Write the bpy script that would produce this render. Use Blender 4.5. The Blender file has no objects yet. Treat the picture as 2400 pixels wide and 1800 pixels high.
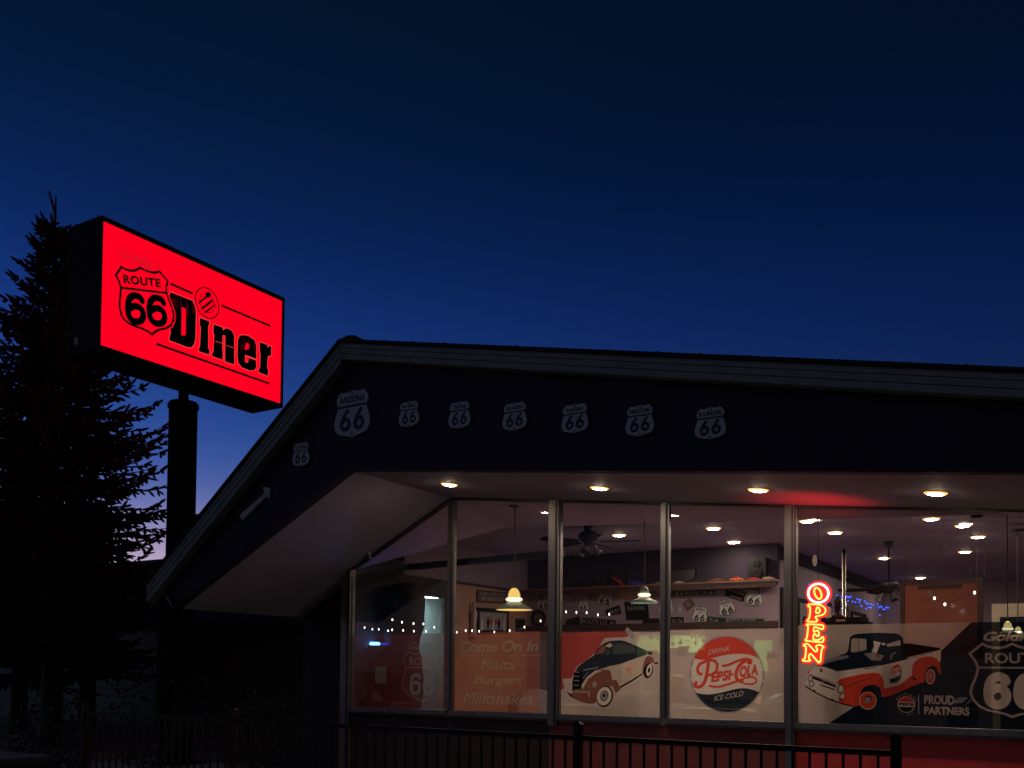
import bpy, bmesh, math, random
import numpy as np
from mathutils import Vector, Matrix
from mathutils.geometry import delaunay_2d_cdt
R_ = math.radians
rnd = random.Random(66)
SC = bpy.context.scene
COL = SC.collection

# ------------------------------------------------------------------ camera
YAW, PITCH, ROLL = R_(32.1795), R_(1.8035), R_(-0.5643)
FPX, PY = 2284.3, 1504.4                      # focal length and principal row in photo pixels (2400 wide)
CAM = Vector((0, -10.5, 1.55))
_right = Vector((math.cos(YAW), math.sin(YAW), 0))
FWD = Vector((-math.sin(YAW) * math.cos(PITCH), math.cos(YAW) * math.cos(PITCH), math.sin(PITCH)))
_up = _right.cross(FWD)
RT = math.cos(ROLL) * _right - math.sin(ROLL) * _up
UP = math.sin(ROLL) * _right + math.cos(ROLL) * _up
cd = bpy.data.cameras.new('camera')
cam = bpy.data.objects.new('camera', cd)
COL.objects.link(cam)
cam.matrix_world = Matrix.Translation(CAM) @ Matrix(((RT.x, UP.x, -FWD.x), (RT.y, UP.y, -FWD.y), (RT.z, UP.z, -FWD.z))).to_4x4()
cd.sensor_width = 36
cd.lens = FPX / 2400 * 36
cd.shift_y = (PY - 900) / 2400
cd.clip_start, cd.clip_end = 0.05, 3000
SC.camera = cam

# ------------------------------------------------------------------ dusk sky
GLOW = Vector((-math.sin(R_(75)), math.cos(R_(75)), 0))          # where the sun went down, seen from above
world = bpy.data.worlds.new('World')
SC.world = world
world.use_nodes = True
nt = world.node_tree
bg = nt.nodes['Background']
sky = nt.nodes.new('ShaderNodeTexSky')
sky.sky_type = 'NISHITA'
sky.sun_disc = False
sky.sun_elevation = R_(-5.5)
sky.sun_rotation = R_(-75)
sky.altitude = 2000
tobw = nt.nodes.new('ShaderNodeRGBToBW')
nt.links.new(sky.outputs[0], tobw.inputs[0])
tc = nt.nodes.new('ShaderNodeTexCoord')
sp = nt.nodes.new('ShaderNodeSeparateXYZ')
nt.links.new(tc.outputs['Generated'], sp.inputs[0])
ramp = nt.nodes.new('ShaderNodeValToRGB')                        # twilight hue by elevation (ozone blue above, pink low)
cr = ramp.color_ramp
cr.interpolation = 'B_SPLINE'
SKY = [(0.0, (2.2, 1.4, 1.3)), (0.07, (2.5, 1.65, 1.9)), (0.125, (1.75, 1.5, 2.5)), (0.18, (0.42, 0.85, 2.9)), (0.25, (0.22, 0.74, 3.3)),
       (0.33, (0.12, 0.56, 3.3)), (0.42, (0.06, 0.39, 2.1)), (0.51, (0.045, 0.31, 1.2)), (0.62, (0.045, 0.30, 0.85)), (1.0, (0.07, 0.30, 0.75))]
while len(cr.elements) < len(SKY):
    cr.elements.new(0.5)
for e, (p_, c_) in zip(cr.elements, SKY):
    e.position = p_
    e.color = (c_[0] / 4, c_[1] / 4, c_[2] / 4, 1)
nt.links.new(sp.outputs['Z'], ramp.inputs[0])
mul = nt.nodes.new('ShaderNodeVectorMath')
mul.operation = 'SCALE'
nt.links.new(ramp.outputs[0], mul.inputs[0])
flr = nt.nodes.new('ShaderNodeMath')                             # the side away from the sunset keeps some night-sky light
flr.operation = 'ADD'
flr.inputs[1].default_value = 0.0022
nt.links.new(tobw.outputs[0], flr.inputs[0])
nt.links.new(flr.outputs[0], mul.inputs['Scale'])
nt.links.new(mul.outputs[0], bg.inputs[0])
bg.inputs[1].default_value = 12.0

sd = bpy.data.lights.new('fill_sun', 'SUN')                            # faint fill added from behind the viewer to lift trim and shields
sd.energy = 0.055
sd.angle = R_(50)
sd.color = (0.80, 0.95, 1.0)
fill_sun = bpy.data.objects.new('fill_sun', sd)
COL.objects.link(fill_sun)
fill_sun.rotation_euler = (R_(58), 0, R_(-8))
SC.view_settings.view_transform = 'Standard'
SC.view_settings.look = 'None'
SC.view_settings.exposure = 0
SC.view_settings.gamma = 1
SC.render.engine = 'CYCLES'
SC.cycles.use_denoising = True
SC.cycles.max_bounces = 8
SC.cycles.diffuse_bounces = 4
SC.cycles.glossy_bounces = 3
SC.cycles.transmission_bounces = 6
SC.cycles.transparent_max_bounces = 16
SC.cycles.caustics_reflective = False
SC.cycles.caustics_refractive = False
SC.cycles.sample_clamp_indirect = 3.0

# ------------------------------------------------------------------ pixel -> place (a pixel gives a direction; the plane it lies on gives the distance)
def at(x, y, ax, val):
    d = RT * ((x - 1200) / FPX) + UP * ((PY - y) / FPX) + FWD
    return CAM + d * ((val - CAM[ax]) / d[ax])
def atn(x, y, p0, n):
    d = RT * ((x - 1200) / FPX) + UP * ((PY - y) / FPX) + FWD
    return CAM + d * ((p0 - CAM).dot(n) / d.dot(n))
def onY(Y):
    def f(x, y):
        p = at(x, y, 1, Y)
        return (p.x, p.z)
    return f
def onX(X):
    def f(x, y):
        p = at(x, y, 0, X)
        return (p.y, p.z)
    return f
def crop(f, x0, y0, s):
    return lambda x, y: f(x0 + x * s, y0 + y * s)
def planeY(Y):
    return lambda a, b: (a, Y, b)
def planeX(X):
    return lambda a, b: (X, a, b)

# ------------------------------------------------------------------ materials
MATS = {}
def lin(c):
    return tuple(((v / 255) / 12.92 if v / 255 <= 0.04045 else ((v / 255 + 0.055) / 1.055) ** 2.4) for v in c)
def mat(name, col, rough=0.6, metal=0.0, var=0.12, scale=6.0, bump=0.0, emit=None, spec=0.5, streak=False):
    if name in MATS:
        return MATS[name]
    m = bpy.data.materials.new(name)
    m.use_nodes = True
    n = m.node_tree.nodes
    l = m.node_tree.links
    b = n['Principled BSDF']
    b.inputs['Roughness'].default_value = rough
    b.inputs['Metallic'].default_value = metal
    b.inputs['Specular IOR Level'].default_value = spec
    tcn = n.new('ShaderNodeTexCoord')
    mp = n.new('ShaderNodeMapping')
    if streak:
        mp.inputs['Scale'].default_value = (1, 1, 0.12)
    l.new(tcn.outputs['Object'], mp.inputs[0])
    nz = n.new('ShaderNodeTexNoise')
    nz.inputs['Scale'].default_value = scale
    nz.inputs['Detail'].default_value = 6
    nz.inputs['Roughness'].default_value = 0.62
    l.new(mp.outputs[0], nz.inputs['Vector'])
    rp = n.new('ShaderNodeValToRGB')
    rp.color_ramp.elements[0].position = 0.32
    rp.color_ramp.elements[1].position = 0.68
    rp.color_ramp.elements[0].color = (*[max(0, c * (1 - var)) for c in col], 1)
    rp.color_ramp.elements[1].color = (*[min(1, c * (1 + var)) for c in col], 1)
    l.new(nz.outputs[0], rp.inputs[0])
    l.new(rp.outputs[0], b.inputs['Base Color'])
    mr = n.new('ShaderNodeMapRange')
    mr.inputs['To Min'].default_value = max(0.02, rough - 0.1)
    mr.inputs['To Max'].default_value = min(1, rough + 0.1)
    l.new(nz.outputs[0], mr.inputs[0])
    l.new(mr.outputs[0], b.inputs['Roughness'])
    if bump:
        bp = n.new('ShaderNodeBump')
        bp.inputs['Strength'].default_value = bump
        bp.inputs['Distance'].default_value = 0.01
        nz2 = n.new('ShaderNodeTexNoise')
        nz2.inputs['Scale'].default_value = scale * 9
        nz2.inputs['Detail'].default_value = 4
        l.new(mp.outputs[0], nz2.inputs['Vector'])
        l.new(nz2.outputs[0], bp.inputs['Height'])
        l.new(bp.outputs[0], b.inputs['Normal'])
    if emit:
        b.inputs['Emission Color'].default_value = (*emit[0], 1)
        b.inputs['Emission Strength'].default_value = emit[1]
    MATS[name] = m
    return m
def glow(name, col, strength, var=0.0, scale=3.0):
    """a surface that gives off light (tube, lens, back-lit plastic)"""
    if name in MATS:
        return MATS[name]
    m = bpy.data.materials.new(name)
    m.use_nodes = True
    n = m.node_tree.nodes
    l = m.node_tree.links
    n.remove(n['Principled BSDF'])
    e = n.new('ShaderNodeEmission')
    e.inputs['Color'].default_value = (*col, 1)
    e.inputs['Strength'].default_value = strength
    if var:
        tcn = n.new('ShaderNodeTexCoord')
        mp = n.new('ShaderNodeMapping')
        mp.inputs['Scale'].default_value = (1, 1, 0.35)
        l.new(tcn.outputs['Object'], mp.inputs[0])
        nz = n.new('ShaderNodeTexNoise')
        nz.inputs['Scale'].default_value = scale
        nz.inputs['Detail'].default_value = 5
        l.new(mp.outputs[0], nz.inputs['Vector'])
        mr = n.new('ShaderNodeMapRange')
        mr.inputs['From Min'].default_value = 0.3
        mr.inputs['From Max'].default_value = 0.7
        mr.inputs['To Min'].default_value = strength * (1 - var)
        mr.inputs['To Max'].default_value = strength * (1 + var)
        l.new(nz.outputs[0], mr.inputs[0])
        l.new(mr.outputs[0], e.inputs['Strength'])
    l.new(e.outputs[0], n['Material Output'].inputs[0])
    MATS[name] = m
    return m
def film(name, col, alpha=0.8, trans=0.84):
    """printed window film: part see-through, part glowing with the room's light behind it"""
    if name in MATS:
        return MATS[name]
    m = bpy.data.materials.new(name)
    m.use_nodes = True
    n = m.node_tree.nodes
    l = m.node_tree.links
    n.remove(n['Principled BSDF'])
    tcn = n.new('ShaderNodeTexCoord')
    nz = n.new('ShaderNodeTexNoise')
    nz.inputs['Scale'].default_value = 2.2
    nz.inputs['Detail'].default_value = 7
    l.new(tcn.outputs['Object'], nz.inputs['Vector'])
    rp = n.new('ShaderNodeValToRGB')
    rp.color_ramp.elements[0].position = 0.35
    rp.color_ramp.elements[1].position = 0.65
    rp.color_ramp.elements[0].color = (*[c * 0.9 for c in col], 1)
    rp.color_ramp.elements[1].color = (*[min(1, c * 1.08) for c in col], 1)
    l.new(nz.outputs[0], rp.inputs[0])
    d = n.new('ShaderNodeBsdfDiffuse')
    t = n.new('ShaderNodeBsdfTranslucent')
    l.new(rp.outputs[0], d.inputs[0])
    l.new(rp.outputs[0], t.inputs[0])
    mx = n.new('ShaderNodeMixShader')
    mx.inputs[0].default_value = trans
    l.new(d.outputs[0], mx.inputs[1])
    l.new(t.outputs[0], mx.inputs[2])
    tp = n.new('ShaderNodeBsdfTransparent')
    m2 = n.new('ShaderNodeMixShader')
    m2.inputs[0].default_value = alpha
    l.new(tp.outputs[0], m2.inputs[1])
    l.new(mx.outputs[0], m2.inputs[2])
    l.new(m2.outputs[0], n['Material Output'].inputs[0])
    MATS[name] = m
    return m
def glass_mat(name, tint=(0.97, 0.98, 0.98), ior=1.3, rough=0.01):
    if name in MATS:
        return MATS[name]
    m = bpy.data.materials.new(name)
    m.use_nodes = True
    n = m.node_tree.nodes
    l = m.node_tree.links
    n.remove(n['Principled BSDF'])
    tp = n.new('ShaderNodeBsdfTransparent')
    tp.inputs[0].default_value = (*tint, 1)
    g = n.new('ShaderNodeBsdfGlossy')
    g.inputs['Roughness'].default_value = rough
    fr = n.new('ShaderNodeFresnel')
    fr.inputs[0].default_value = ior
    mx = n.new('ShaderNodeMixShader')
    l.new(fr.outputs[0], mx.inputs[0])
    l.new(tp.outputs[0], mx.inputs[1])
    l.new(g.outputs[0], mx.inputs[2])
    l.new(mx.outputs[0], n['Material Output'].inputs[0])
    MATS[name] = m
    return m

# ------------------------------------------------------------------ objects
def tag(o, label, cat, group=None):
    o['label'] = label
    o['category'] = cat
    if group:
        o['group'] = group
    return o
def thing(name, label, cat, loc=(0, 0, 0), group=None):
    o = bpy.data.objects.new(name, None)
    o.empty_display_size = 0.1
    COL.objects.link(o)
    o.location = loc
    return tag(o, label, cat, group)
def root_loc(o):
    v = Vector((0, 0, 0))
    while o:
        v += o.location
        o = o.parent
    return v
def link_mesh(name, me, m, parent):
    for mm in (m if isinstance(m, (list, tuple)) else [m]):
        me.materials.append(mm)
    o = bpy.data.objects.new(name, me)
    COL.objects.link(o)
    if parent:
        o.parent = parent
    return o
def mesh(name, verts, faces, m, parent=None, smooth=False, matidx=None):
    """verts in world space; stored relative to the parent"""
    off = root_loc(parent) if parent else Vector((0, 0, 0))
    me = bpy.data.meshes.new(name)
    me.from_pydata([tuple(Vector(v) - off) for v in verts], [], faces)
    if matidx:
        me.polygons.foreach_set('material_index', matidx)
    if smooth:
        me.polygons.foreach_set('use_smooth', [True] * len(me.polygons))
    me.update()
    return link_mesh(name, me, m, parent)
class MB:
    """collects shapes for ONE mesh"""
    def __init__(s):
        s.v, s.f = [], []
    def add(s, v, f):
        k = len(s.v)
        s.v += [tuple(p) for p in v]
        s.f += [tuple(i + k for i in q) for q in f]
        return s
    def box(s, x0, x1, y0, y1, z0, z1):
        return s.add([(x, y, z) for x in (x0, x1) for y in (y0, y1) for z in (z0, z1)],
                     [(0, 1, 3, 2), (4, 6, 7, 5), (0, 4, 5, 1), (2, 3, 7, 6), (0, 2, 6, 4), (1, 5, 7, 3)])
    def prism(s, pts, d):
        """closed polygon of 3D points pushed along d"""
        n = len(pts)
        d = Vector(d)
        v = [Vector(p) for p in pts] + [Vector(p) + d for p in pts]
        f = [tuple(range(n))[::-1], tuple(range(n, 2 * n))] + [(i, (i + 1) % n, n + (i + 1) % n, n + i) for i in range(n)]
        return s.add(v, f)
    def tube(s, pts, r, sides=8, closed=False, caps=True):
        pts = [Vector(p) for p in pts]
        n = len(pts)
        rr = r if isinstance(r, (list, tuple)) else [r] * n
        v, f = [], []
        ref = Vector((0.13, 0.21, 0.97))
        for i, p in enumerate(pts):
            if closed:
                t = pts[(i + 1) % n] - pts[i - 1]
            else:
                t = pts[min(i + 1, n - 1)] - pts[max(i - 1, 0)]
            t.normalize()
            a = t.cross(ref)
            if a.length < 0.05:
                a = t.cross(Vector((1, 0, 0)))
            a.normalize()
            b = t.cross(a)
            for k in range(sides):
                th = 2 * math.pi * k / sides
                v.append(p + (a * math.cos(th) + b * math.sin(th)) * rr[i])
        m = n if closed else n - 1
        for i in range(m):
            for k in range(sides):
                j = (i + 1) % n
                f.append((i * sides + k, i * sides + (k + 1) % sides, j * sides + (k + 1) % sides, j * sides + k))
        if caps and not closed:
            f.append(tuple(range(sides))[::-1])
            f.append(tuple((n - 1) * sides + k for k in range(sides)))
        return s.add(v, f)
    def lathe(s, c, prof, seg=20, axis='Z'):
        """profile of (radius, height) about an axis through c"""
        v, f = [], []
        n = len(prof)
        for k in range(seg):
            th = 2 * math.pi * k / seg
            for r, h in prof:
                q = (r * math.cos(th), r * math.sin(th), h)
                if axis == 'Y':
                    q = (q[0], q[2], q[1])
                elif axis == 'X':
                    q = (q[2], q[0], q[1])
                v.append((c[0] + q[0], c[1] + q[1], c[2] + q[2]))
        for k in range(seg):
            for i in range(n - 1):
                f.append((k * n + i, ((k + 1) % seg) * n + i, ((k + 1) % seg) * n + i + 1, k * n + i + 1))
        return s.add(v, f)
    def build(s, name, m, parent=None, smooth=False, bevel=0):
        o = mesh(name, s.v, s.f, m, parent, smooth)
        bm = bmesh.new()
        bm.from_mesh(o.data)
        bmesh.ops.remove_doubles(bm, verts=bm.verts, dist=1e-5)
        bmesh.ops.recalc_face_normals(bm, faces=bm.faces)
        if bevel:
            bmesh.ops.bevel(bm, geom=[e for e in bm.edges if len(e.link_faces) == 2 and e.calc_face_angle(0) > 0.6], offset=bevel, segments=2, affect='EDGES', clamp_overlap=True)
        bm.to_mesh(o.data)
        bm.free()
        return o
def box(name, x0, x1, y0, y1, z0, z1, m, parent=None, bevel=0):
    return MB().box(min(x0, x1), max(x0, x1), min(y0, y1), max(y0, y1), min(z0, z1), max(z0, z1)).build(name, m, parent, bevel=bevel)
def copy_tree(o, parent=None, loc=None):
    c = o.copy()
    COL.objects.link(c)
    if parent:
        c.parent = parent
    if loc is not None:
        c.location = loc
    for ch in list(o.children):
        copy_tree(ch, c)
    return c

# ------------------------------------------------------------------ flat print: shapes painted in order, cut into one sheet
def smooth_pts(pts, n=6, closed=False):
    P = [Vector((*p, 0)) if len(p) == 2 else Vector(p) for p in pts]
    N = len(P)
    out = []
    for i in range(N if closed else N - 1):
        p0 = P[(i - 1) % N] if closed or i > 0 else P[0]
        p1 = P[i]
        p2 = P[(i + 1) % N]
        p3 = P[(i + 2) % N] if closed or i + 2 < N else P[N - 1]
        for k in range(n):
            t = k / n
            out.append(0.5 * ((2 * p1) + (p2 - p0) * t + (2 * p0 - 5 * p1 + 4 * p2 - p3) * t * t + (3 * p1 - p0 - 3 * p2 + p3) * t ** 3))
    if not closed:
        out.append(P[-1])
    return [(q.x, q.y) for q in out] if len(pts[0]) == 2 else out
def poly(f, pts, sm=0):
    q = [f(*p) for p in pts]
    return ('eo', [smooth_pts(q, sm, True) if sm else q])
def circ(c, rx, ry=None, n=40, tilt=0):
    ry = ry or rx
    return [(c[0] + rx * math.cos(2 * math.pi * k / n) * math.cos(tilt) - ry * math.sin(2 * math.pi * k / n) * math.sin(tilt),
             c[1] + rx * math.cos(2 * math.pi * k / n) * math.sin(tilt) + ry * math.sin(2 * math.pi * k / n) * math.cos(tilt)) for k in range(n)]
def ell(f, x, y, rx, ry, tilt=0, n=36):
    return ('eo', [[f(*p) for p in circ((x, y), rx, ry, n, tilt)]])
def stroke2(pts, w, closed=False):
    """ribbon along plane points"""
    loops = []
    n = len(pts)
    for i in range(n if closed else n - 1):
        a, b = Vector(pts[i]), Vector(pts[(i + 1) % n])
        d = b - a
        if d.length < 1e-6:
            continue
        d.normalize()
        q = Vector((-d.y, d.x)) * w / 2
        loops.append([tuple(a + q), tuple(a - q), tuple(b - q), tuple(b + q)])
    for i, p in enumerate(pts):
        if closed or 0 < i < n - 1:
            loops.append(circ(p, w / 2, n=8))
    return ('un', loops)
def stroke(f, pts, w, sm=0, closed=False):
    q = [f(*p) for p in pts]
    if sm:
        q = smooth_pts(q, sm, closed)
    return stroke2(q, w, closed)
_TXT = {}
def text_loops(s, bold=0.0, shear=0.0, space=1.0):
    key = (s, bold, shear, space)
    if key in _TXT:
        return _TXT[key]
    cu = bpy.data.curves.new('txt', 'FONT')
    cu.body = s
    cu.offset = bold
    cu.shear = shear
    cu.space_character = space
    cu.resolution_u = 4
    o = bpy.data.objects.new('txt', cu)
    COL.objects.link(o)
    dg = bpy.context.evaluated_depsgraph_get()
    me = o.evaluated_get(dg).to_mesh()
    V = [(v.co.x, v.co.y) for v in me.vertices]
    cnt = {}
    for p in me.polygons:
        vs = list(p.vertices)
        for i in range(len(vs)):
            a, b = vs[i], vs[(i + 1) % len(vs)]
            k = (min(a, b), max(a, b))
            cnt.setdefault(k, []).append((a, b))
    segs = [(V[e[0][0]], V[e[0][1]]) for e in cnt.values() if len(e) == 1]
    o.evaluated_get(dg).to_mesh_clear()
    bpy.data.objects.remove(o)
    bpy.data.curves.remove(cu)
    xs = [p[0] for q in segs for p in q]
    ys = [p[1] for q in segs for p in q]
    bb = (min(xs), max(xs), min(ys), max(ys))
    out = [[((x - bb[0]) / (bb[1] - bb[0]), (y - bb[2]) / (bb[3] - bb[2])) for x, y in q] for q in segs]
    _TXT[key] = out
    return out
def text(s, bl, br, tl, bold=0.0, shear=0.0, space=1.0):
    """text fitted to a parallelogram given by its bottom-left, bottom-right and top-left corners (plane points)"""
    bl, br, tl = Vector(bl), Vector(br), Vector(tl)
    ex, ey = br - bl, tl - bl
    return ('sg', [[tuple(bl + ex * u + ey * v) for u, v in q] for q in text_loops(s, bold, shear, space)])
def text_box(f, s, x0, y0, x1, y1, **k):
    """box by two pixel corners (left-top, right-bottom), upright in the plane"""
    a, b = f(x0, y1), f(x1, y1)
    c = f(x0, y0)
    zb = (a[1] + b[1]) / 2
    h = c[1] - a[1]
    return text(s, (a[0], zb), (b[0], zb), (a[0], zb + h), **k)
def offset_poly(pts, d):
    """move a closed outline by d (positive: inwards)"""
    n = len(pts)
    area = sum(pts[i][0] * pts[(i + 1) % n][1] - pts[(i + 1) % n][0] * pts[i][1] for i in range(n))
    s = 1 if area > 0 else -1
    out = []
    for i in range(n):
        a, b, c = Vector(pts[i - 1]), Vector(pts[i]), Vector(pts[(i + 1) % n])
        d1, d2 = (b - a).normalized(), (c - b).normalized()
        n1, n2 = Vector((-d1.y, d1.x)) * s, Vector((-d2.y, d2.x)) * s
        m = (n1 + n2)
        m = m / max(0.35, (m.length_squared / 2)) if m.length > 1e-6 else n1
        out.append(tuple(b + m * d))
    return out
def inside(loop, P):
    L = np.array(loop)
    x, y = P[:, 0], P[:, 1]
    r = np.zeros(len(P), bool)
    x0, y0 = L[-1]
    for x1, y1 in L:
        c = ((y1 > y) != (y0 > y))
        if y1 != y0:
            c &= x < (x0 - x1) * (y - y1) / (y0 - y1) + x1
        else:
            c &= False
        r ^= c
        x0, y0 = x1, y1
    return r
def flat_art(name, shapes, place, parent, thick=None):
    """shapes: [(('eo'|'un', loops), material)] painted in order -> one sheet with a material for each colour"""
    V, E = [], []
    for (mode, loops), m in shapes:
        for lp in loops:
            k = len(V)
            V += [Vector((p[0], p[1])) for p in lp]
            E += [(k, k + 1)] if mode == 'sg' else [(k + i, k + (i + 1) % len(lp)) for i in range(len(lp))]
    r = delaunay_2d_cdt(V, E, [], 0, 1e-5, False)
    ov, of = r[0], r[2]
    A = np.array([(v.x, v.y) for v in ov])
    F = np.array([tuple(f) for f in of])
    Cn = A[F].mean(axis=1)
    who = np.full(len(F), -1)
    mats = []
    for (mode, loops), m in shapes:
        if m not in mats:
            mats.append(m)
        k = mats.index(m)
        acc = np.zeros(len(F), bool)
        for lp in loops:
            if mode == 'sg':
                (ax_, ay_), (bx_, by_) = lp
                if ay_ != by_:
                    y = Cn[:, 1]
                    acc ^= ((by_ > y) != (ay_ > y)) & (Cn[:, 0] < (ax_ - bx_) * (y - by_) / (ay_ - by_) + bx_)
            elif mode == 'eo':
                acc ^= inside(lp, Cn)
            else:
                acc |= inside(lp, Cn)
        who[acc] = k
    keep = [i for i in range(len(F)) if who[i] >= 0]
    used = sorted({j for i in keep for j in F[i]})
    mp = {j: i for i, j in enumerate(used)}
    return mesh(name, [place(*A[j]) for j in used], [tuple(mp[j] for j in F[i]) for i in keep], mats, parent, matidx=[int(who[i]) for i in keep])
# ================================================================== THE SETTING
M_asphalt = mat('asphalt', (0.045, 0.046, 0.05), 0.85, var=0.35, scale=3, bump=0.5)
M_conc = mat('patio concrete', (0.24, 0.23, 0.22), 0.8, var=0.2, scale=4, bump=0.3)
M_dirt = mat('dry ground', (0.09, 0.075, 0.06), 0.95, var=0.4, scale=0.6, bump=0.5)
def struct(o):
    o['kind'] = 'structure'
    return o
struct(mesh('ground', [(-900, -900, -0.008), (900, -900, -0.008), (900, 900, -0.008), (-900, 900, -0.008)], [(0, 1, 2, 3)], M_dirt))
struct(mesh('parking_lot', [(-60, -60, 0), (40, -60, 0), (40, -4.6, 0), (-60, -4.6, 0)], [(0, 1, 2, 3)], M_asphalt))
struct(box('patio', -13.5, 6.5, -4.6, 0.0, -0.1, 0.10, M_conc, bevel=0.01))
struct(box('kerb', -13.5, 6.5, -4.75, -4.604, -0.1, 0.12, mat('kerb stone', (0.3, 0.29, 0.27), 0.8, bump=0.3), bevel=0.015))

# ================================================================== DINER BUILDING
XA = -7.57
def zs(X):
    return 3.866 - (0.5 * (XA - X) if X < XA else 0.1055 * (X - XA))
def zr(X):
    return 5.342 - (0.791 * (XA - X) if X < XA else 0.2073 * (X - XA))
XL, XR, XE = -10.56, 6.6, -10.93
diner = thing('diner_building', 'low roadside diner with a lopsided gable roof, dark purple gable and glass front', 'diner', (-2, 4, 0))
M_purple = mat('dark purple paint', (0.020, 0.009, 0.042), 0.75, var=0.25, scale=2.5, bump=0.25)
M_trim = mat('weathered grey trim', (0.22, 0.265, 0.27), 0.75, var=0.18, scale=5, bump=0.2)
M_soffit = mat('painted soffit', (0.36, 0.32, 0.48), 0.7, var=0.12, scale=1.2, bump=0.15)
M_roofing = mat('dark roofing', (0.02, 0.02, 0.022), 0.9, var=0.3, bump=0.5)
M_alu = mat('dull aluminium', (0.20, 0.19, 0.20), 0.4, 0.7, var=0.15, scale=8, streak=True)
M_dkalu = mat('dark bronze frame', (0.05, 0.048, 0.05), 0.45, 0.6, var=0.2)
M_redwall = mat('red painted wall', (0.62, 0.05, 0.05), 0.6, var=0.16, scale=2, bump=0.2)
M_dkwall = mat('dark stained wall', (0.035, 0.03, 0.03), 0.8, var=0.3, bump=0.3)
M_glass = glass_mat('window glass')

# gable panel
gp = [(XL, zs(XL) - 0.02), (XA, zs(XA)), (XR, zs(XR)), (XR, zr(XR)), (XA, zr(XA) - 0.05), (XE + 0.12, zr(XE + 0.12) - 0.06)]
MB().prism([(x, -2.07, z) for x, z in gp], (0, 0.14, 0)).build('gable_panel', M_purple, diner)
# rake trim: three stepped boards on each slope
def rake(x0, x1, top0, h, y0, y1, nm, m):
    a, b = (x0, zr(x0) - top0), (x1, zr(x1) - top0)
    MB().prism([(a[0], y0, a[1]), (b[0], y0, b[1]), (b[0], y0, b[1] - h), (a[0], y0, a[1] - h)], (0, y1 - y0, 0)).build(nm, m, diner)
for x0, x1 in ((XE + 0.02, XA), (XA, XR)):
    f = 1.28 if x0 < XA else 1.0
    rake(x0, x1, 0.042, 0.052 * f, -2.225, -2.072, 'trim_board', M_trim)
    rake(x0, x1, 0.042 + 0.058 * f, 0.058 * f, -2.219, -2.073, 'trim_board', M_trim)
    rake(x0, x1, 0.042 + 0.122 * f, 0.06 * f, -2.212, -2.074, 'trim_board', M_trim)
# roof skin
rf = [(XE, zr(XE)), (XA, zr(XA)), (XR + 0.15, zr(XR + 0.15)), (XR + 0.15, zr(XR + 0.15) - 0.04), (XA, zr(XA) - 0.04), (XE, zr(XE) - 0.04)]
roof = MB().prism([(x, -2.25, z) for x, z in rf], (0, 15.8, 0)).build('roof', M_roofing, diner)
for px_ in (836, 903, 969, 1041, 1118, 1210, 1310, 1425, 1540, 1640, 1760, 1967, 2132, 2266):
    p = at(px_, 797 + (px_ - 799) * 0.0425, 1, -2.2)
    MB().lathe((p.x, -2.2, zr(p.x)), [(0.0, 0.02), (0.01, 0.018), (0.01, -0.01)], 8).build('roof_screw', M_roofing, roof)
p = at(827, 797, 1, -2.2)
MB().prism([(XA - 0.02, -2.22, zr(XA)), (XA + 0.2, -2.22, zr(XA + 0.2)), (XA + 0.2, -2.22, zr(XA) + 0.015), (XA + 0.1, -2.22, zr(XA) + 0.028)], (0, 15.7, 0)).build('ridge_cap', M_roofing, roof)
# eave ends
MB().prism([(XL, -2.07, zs(XL) - 0.02), (XE, -2.07, zr(XE) - 0.03), (XE + 0.1, -2.07, zr(XE) + 0.05), (XL + 0.1, -2.07, zs(XL + 0.1))], (0, 15.4, 0)).build('eave_board', M_trim, diner)
# soffit
def sheet(name, pts, t, m, parent=diner):
    return MB().prism(pts, t).build(name, m, parent)
sheet('soffit', [(XL, -1.93, zs(XL)), (XA, -1.93, zs(XA)), (XA, 0.02, zs(XA)), (XL, 0.02, zs(XL))], (0, 0, 0.035), M_soffit)
sheet('soffit', [(XA, -1.93, zs(XA)), (XR, -1.93, zs(XR)), (XR, 0.02, zs(XR)), (XA, 0.02, zs(XA))], (0, 0, 0.035), M_soffit)
sheet('soffit', [(XL, 0.02, zs(XL)), (-9.47, 0.02, zs(-9.47)), (-9.47, 0.3, zs(-9.47)), (XL, 0.3, zs(XL))], (0, 0, 0.035), M_soffit)
sheet('soffit', [(XL, 4.3, zs(XL)), (-9.53, 4.3, zs(-9.53)), (-9.53, 13.3, zs(-9.53)), (XL, 13.3, zs(XL))], (0, 0, 0.035), M_soffit)
# front wall under the windows
M_umber = mat('dark umber knee wall', (0.045, 0.022, 0.026), 0.7, var=0.25, scale=2, bump=0.2)
M_oxred = mat('ox red knee wall', (0.26, 0.055, 0.05), 0.65, var=0.18, scale=2, bump=0.2)
for x0, x1, nm, mk in ((-9.465, -6.05, 'knee_wall', M_umber), (-6.0495, -3.1, 'knee_wall', M_oxred), (-2.998, 4.3, 'knee_wall', M_redwall)):  # three wall tones, darker towards the left
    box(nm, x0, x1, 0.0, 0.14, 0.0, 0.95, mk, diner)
box('wall', 4.3, 6.35, 0.0, 0.14, 0.0, zs(6.35) + 0.1, M_redwall, diner)
box('wall', 4.3, 4.42, 0.001, 0.139, 0.0, zs(4.3), M_redwall, diner)
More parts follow.
